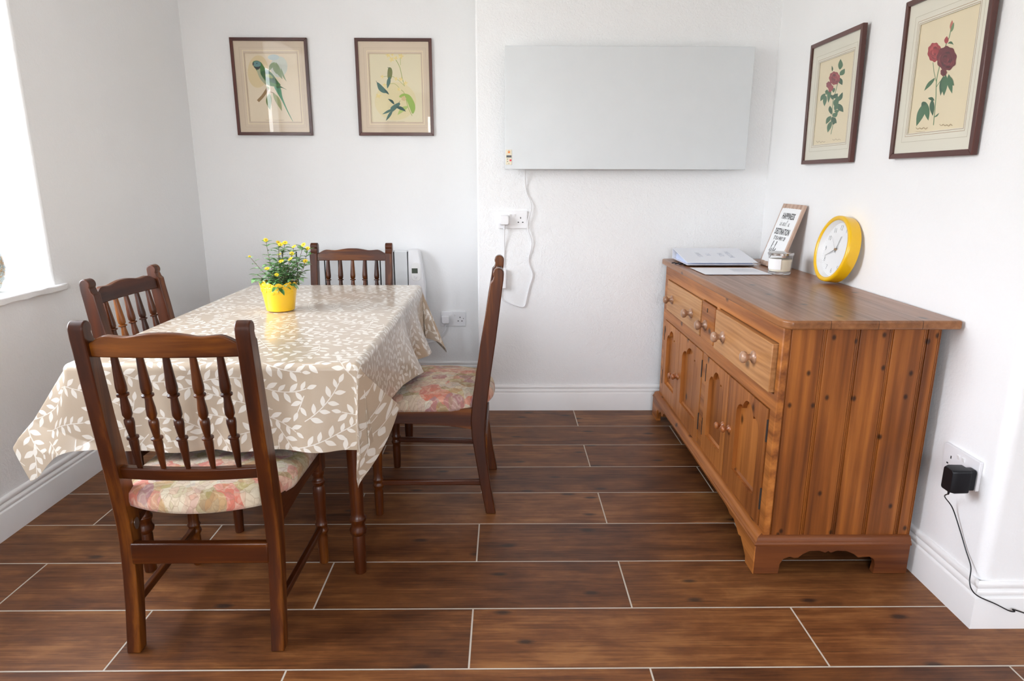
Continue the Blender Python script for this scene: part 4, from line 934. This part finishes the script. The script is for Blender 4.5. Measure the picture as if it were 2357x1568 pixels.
MB_ = (218, 200, 177); PB = (233, 217, 190)
lnA = ((.175, .145, .855, .845), [((.11, .085, .92, .905), .0008, (186, 166, 140)), ((.150, .118, .880, .875), .0022, (246, 232, 196)), ((.168, .138, .862, .853), .0010, (166, 130, 96))])
picture('framed print of a green parrot on a branch, on the recessed wall', .41, .497, (-1.2575, YR-.0015, 1.4285), 0, [(90, 115), (912, 115), (1000, 1137), (208, 1137)], MB_, lnA, PB, d_parrot)
picture('framed print of three small hummingbirds and pale blossoms on the recessed wall', .41, .497, (-.595, YR-.0015, 1.4285), 0, [(1402, 122), (2226, 113), (2265, 1137), (1475, 1145)], MB_, lnA, (230, 220, 188), d_hum)
MR = (229, 225, 208); PR = (232, 218, 184)
lnB = ((.19, .16, .85, .83), [((.125, .105, .905, .885), .0009, (176, 166, 140)), ((.165, .140, .870, .852), .0012, (160, 124, 80)), ((.182, .153, .856, .838), .0012, (150, 112, 70))])
picture('framed print of a single red rose, nearer the corner on the right wall', .412, .476, (XR-.004, 2.718, 1.262), -math.pi/2, [(225, 428), (692, 224), (575, 1465), (135, 1490)], MR, lnB, PR, d_rose1, .02)
picture('framed print of two dark red roses on the right wall nearest the camera', .40, .476, (XR-.004, 2.058, 1.266), -math.pi/2, [(1058, 30), (1905, -330), (1680, 1392), (925, 1432)], MR, lnB, PR, d_rose2, .02)

# ---------------------------------------------------------------- heater panel, cable, sockets
hp = thing('infrared_heater', 'large flat white infrared heating panel on the chimney breast wall', 'heater')
M_panel = plain('satin_white_metal', (.66, .69, .71, 1), .38)
bm = BM(); box(bm, (.0005, 3.277, 1.2445), (1.1605, 3.298, 1.796)); mk('panel', bm, M_panel, hp, bev=.002)
bm = BM()
for x in (.2, .95):
    for z in (1.35, 1.69): box(bm, (x-.03, 3.297, z-.03), (x+.03, YB-.0004, z+.03))
mk('wall_bracket', bm, M_paint, hp)
bm = BM(); box(bm, (.005, 3.2755, 1.265), (.0345, 3.2775, 1.3345)); cp = mk('control_plate', bm, plain('cream_plate', (.76, .70, .55, 1), .5), hp, bev=.0008)
for nm, a, b, c, d, col in (('display', .0085, .0325, 1.2985, 1.3085, (.06, .065, .07, 1)), ('amber_lamp', .0155, .0255, 1.3185, 1.3275, (.75, .22, .02, 1)), ('red_button', .0235, .0325, 1.2815, 1.2895, (.65, .02, .05, 1)), ('up_button', .012, .0155, 1.289, 1.2925, (.02, .02, .02, 1)), ('down_button', .012, .0155, 1.2785, 1.282, (.02, .02, .02, 1)), ('screw', .0185, .0210, 1.2690, 1.2720, (.05, .05, .05, 1)), ('screw', .0185, .0210, 1.3295, 1.3325, (.12, .09, .03, 1))):
    bm = BM(); box(bm, (a, 3.2748, c), (b, 3.2757, d)); mk(nm, bm, plain(nm+'_finish', col, .4), cp)
rebase(hp, (.58, 3.3, 1.2445))

def socket(label, loc, rotz, pinsleft, pinsright):
    t = thing('double_socket', label, 'socket', 'white double wall sockets')
    bm = BM(); prism(bm, rrect(-.073, -.043, .073, .043, .003), 0, .0095, 'XY'); xform(bm, Matrix.Rotation(math.pi/2, 4, 'X')); mk('plate', bm, M_plastic, t, bev=.0015)
    for s in (-1, 1):
        bm = BM(); prism(bm, [(-.008, .010), (-.0135, .028), (-.009, .028)], s*.010-.0052, s*.010+.0052, 'YZ'); mk('switch', bm, M_paint, t, bev=.0005)
    for c, on in ((-.040, pinsleft), (.040, pinsright)):
        if on:
            for dx, dz, w_, h_ in ((0, .009, .0042, .0085), (-.011, -.0125, .0075, .0045), (.011, -.0125, .0075, .0045)):
                bm = BM(); box(bm, (c+dx-w_/2, -.0099, dz-h_/2), (c+dx+w_/2, -.009, dz+h_/2)); mk('pin_hole', bm, M_hole, t)
    t.location = loc; t.rotation_euler = (0, 0, rotz); return t
socket('white double socket on the chimney breast wall beneath the heating panel', (.039, YB+.0005, 1.0015), 0, False, True)
s2 = socket('white double socket low on the recessed wall, to the right of the radiator', (-.303, YR+.0005, .3975), 0, False, True)
bm = BM(); lathe(bm, [(0, 0), (.0022, 0), (.0022, .0009), (0, .0009)], 12, Matrix.Translation((.060, -.0094, .003)) @ Matrix.Rotation(math.pi/2, 4, 'X')); mk('screw', bm, M_hole, s2)
socket('white double socket near the skirting on the right wall, beside the sideboard', (XR-.0005, 1.712, .4145), -math.pi/2, True, False)

def plug_bm(y0):
    bm = BM(); loft(bm, [[(x*f, y, z*f) for x, z in rrect(-.0245, -.025, .0245, .025, .010)] for f, y in ((.96, y0), (1.0, y0-.006), (1.0, y0-.02), (.86, y0-.031), (.80, y0-.033))]); return bm
hc = thing('heater_cable', 'white mains lead looping down from the heating panel to the socket below it', 'cable')
yc = YB-.006
P = spline([(.099, 3.30, 1.248), (.099, 3.325, 1.215), (.106, yc, 1.14), (.131, YB-.0145, 1.067), (.1135, YB-.0145, .972), (.136, YB-.010, .885), (.121, yc, .798), (.142, yc, .727), (.125, yc, .66), (.112, yc, .598), (.105, yc, .568), (.088, yc, .559), (.052, yc, .568), (-.008, yc, .595), (-.02, yc, .63), (-.012, yc, .66)], 8)
bm = BM(); tube(bm, P, .0030, 8); ld = mk('lead', bm, M_plastic, hc)
bm = BM(); tube(bm, spline([(-.002, YB-.024, .957), (-.002, YB-.018, .935), (-.002, yc, .85), (-.004, yc, .76)], 6), .0030, 8); mk('lead', bm, M_plastic, hc)
bm = BM(); box(bm, (-.022, YB-.026, .655), (.010, YB-.002, .755)); mk('inline_adapter', bm, M_plastic, hc, bev=.006)
bm = plug_bm(YB-.0097); xform(bm, Matrix.Translation((-.001, 0, 1.000))); mk('plug', bm, M_plastic, hc, bev=.001)
bm = BM(); lathe(bm, [(.0062, .955), (.0058, .968), (.0085, .972), (.009, .98)], 12, Matrix.Translation((-.002, yc-.0185, 0))); mk('strain_relief', bm, M_plastic, hc)
rebase(hc, (.05, YB, .559))

# electric radiator behind the far chair
rd = thing('electric_radiator', 'white electric radiator with grey display, on the recessed wall behind the far chair', 'radiator')
M_rad = plain('radiator_white', (.74, .77, .79, 1), .32)
xs = np.arange(-.543, -1.36, -.0775); bm = BM()
for i in range(len(xs)-1):
    box(bm, (xs[i+1]+.0032, 3.700, .255), (xs[i]-.0032, 3.765, .8055))
mk('fins', bm, M_rad, rd, bev=.004)
bm = BM(); box(bm, (xs[-1]+.002, 3.708, .262), (-.546, 3.758, .80)); mk('core', bm, M_hole, rd)
bm = BM(); secs = []
for z, xr, yf in ((.235, -.470, 3.715), (.255, -.462, 3.700), (.45, -.452, 3.688), (.62, -.452, 3.688), (.70, -.461, 3.690), (.78, -.474, 3.696), (.806, -.480, 3.703), (.812, -.486, 3.712)):
    secs.append([(x, y, z) for x, y in rrect(-.5415, yf, xr, 3.775, .010, 4)])
loft(bm, secs); cap_ = mk('control_cap', bm, M_plastic, rd, sharp=60)
bm = BM(); prism(bm, rrect(-.524, .640, -.470, .744, .024, 7), 3.6845, 3.692, 'XZ'); pod = mk('display_pod', bm, M_paint, cap_, bev=.002)
bm = BM(); box(bm, (-.520, 3.6838, .684), (-.487, 3.686, .712)); mk('display', bm, plain('lcd_grey', (.07, .085, .065, 1), .25), pod)
bm = BM(); lathe(bm, [(0, 0), (.009, 0), (.008, .008), (0, .009)], 20, Matrix.Translation((-.501, 3.685, .664)) @ Matrix.Rotation(math.pi/2, 4, 'X')); mk('dial_knob', bm, M_plastic, pod)
bm = BM()
for x in (-1.15, -.70): box(bm, (x-.02, 3.76, .40), (x+.02, YR-.0004, .70))
mk('wall_bracket', bm, M_paint, rd)
bm = plug_bm(0); xform(bm, Matrix.Translation((-.346, YR-.0097, .398))); mk('plug', bm, M_plastic, rd, bev=.001)
bm = BM(); tube(bm, spline([(-.347, YR-.018, .376), (-.352, YR-.014, .34), (-.375, YR-.011, .295), (-.42, YR-.012, .262), (-.47, 3.77, .262)], 8), .0034, 8); mk('lead', bm, M_plastic, rd)
rebase(rd, (-.9, 3.74, .235))

# black power adapter with lead
ad = thing('power_adapter', 'black plug-in power adapter with thin black lead in the socket by the sideboard', 'power adapter')
bm = BM(); loft(bm, [[(x, y, z) for y, z in rrect(1.630-s, .366-s*.4, 1.684+s, .436+s*.4, .007)] for x, s in ((1.2835, -.012), (1.264, -.012), (1.263, -.003), (1.226, -.002), (1.214, -.008))]); mk('body', bm, M_black, ad, bev=.001)
P = spline([(1.232, 1.665, .368), (1.233, 1.668, .352), (1.250, 1.702, .325), (1.280, 1.705, .288), (1.288, 1.672, .236), (1.289, 1.640, .195), (1.283, 1.603, .165), (1.269, 1.580, .135), (1.268, 1.565, .118), (1.283, 1.556, .104), (1.33, 1.553, .083), (1.37, 1.553, .062), (1.386, 1.552, .060), (1.378, 1.550, .068), (1.42, 1.553, .052), (1.50, 1.552, .022), (1.62, 1.54, .004), (1.9, 1.50, .003), (2.4, 1.45, .003)], 8)
bm = BM(); tube(bm, P, .0017, 6); mk('lead', bm, M_black, ad)
bm = BM(); tube(bm, [Vector((1.231, 1.664, .372)), Vector((1.232, 1.665, .362)), Vector((1.2325, 1.667, .350))], [.0042, .004, .002], 8); mk('strain_relief', bm, M_black, ad)
rebase(ad, (1.28, 1.66, .367))

# vase on the window sill
bm = BM(); lathe(bm, [(0, 0), (.030, 0), (.045, .010), (.066, .045), (.074, .085), (.070, .125), (.055, .160), (.036, .180), (.030, .195), (.034, .200), (.028, .199), (.024, .185), (0, .17)], 40)
t = NT('mosaic_glass'); p = t.obj(); v = t.voro(p, 130); ve = t.voro(p, 130, 'DISTANCE_TO_EDGE'); z = t.sep(p)[2]
c = t.ramp(t.sep(v.outputs['Color'])[0], [(0, (.42, .30, .17, 1)), (.3, (.60, .46, .30, 1)), (.55, (.30, .42, .44, 1)), (.75, (.66, .56, .42, 1)), (1, (.45, .62, .66, 1))])
c = t.mix(t.mapr(t.noise(p, 18, 2), .52, .6), c, (.40, .58, .64, 1)); c = t.mix(t.mapr(ve.outputs[0], 0, .06, 1, 0), c, (.25, .18, .12, 1))
t.set(Base_Color=c, Roughness=.18, Coat_Weight=.5)
va = mk('mosaic_vase', bm, t.m, sharp=60); va.location = (-1.842, 2.335, .8025); tag(va, 'rounded mosaic vase on the window sill at the left edge', 'vase')
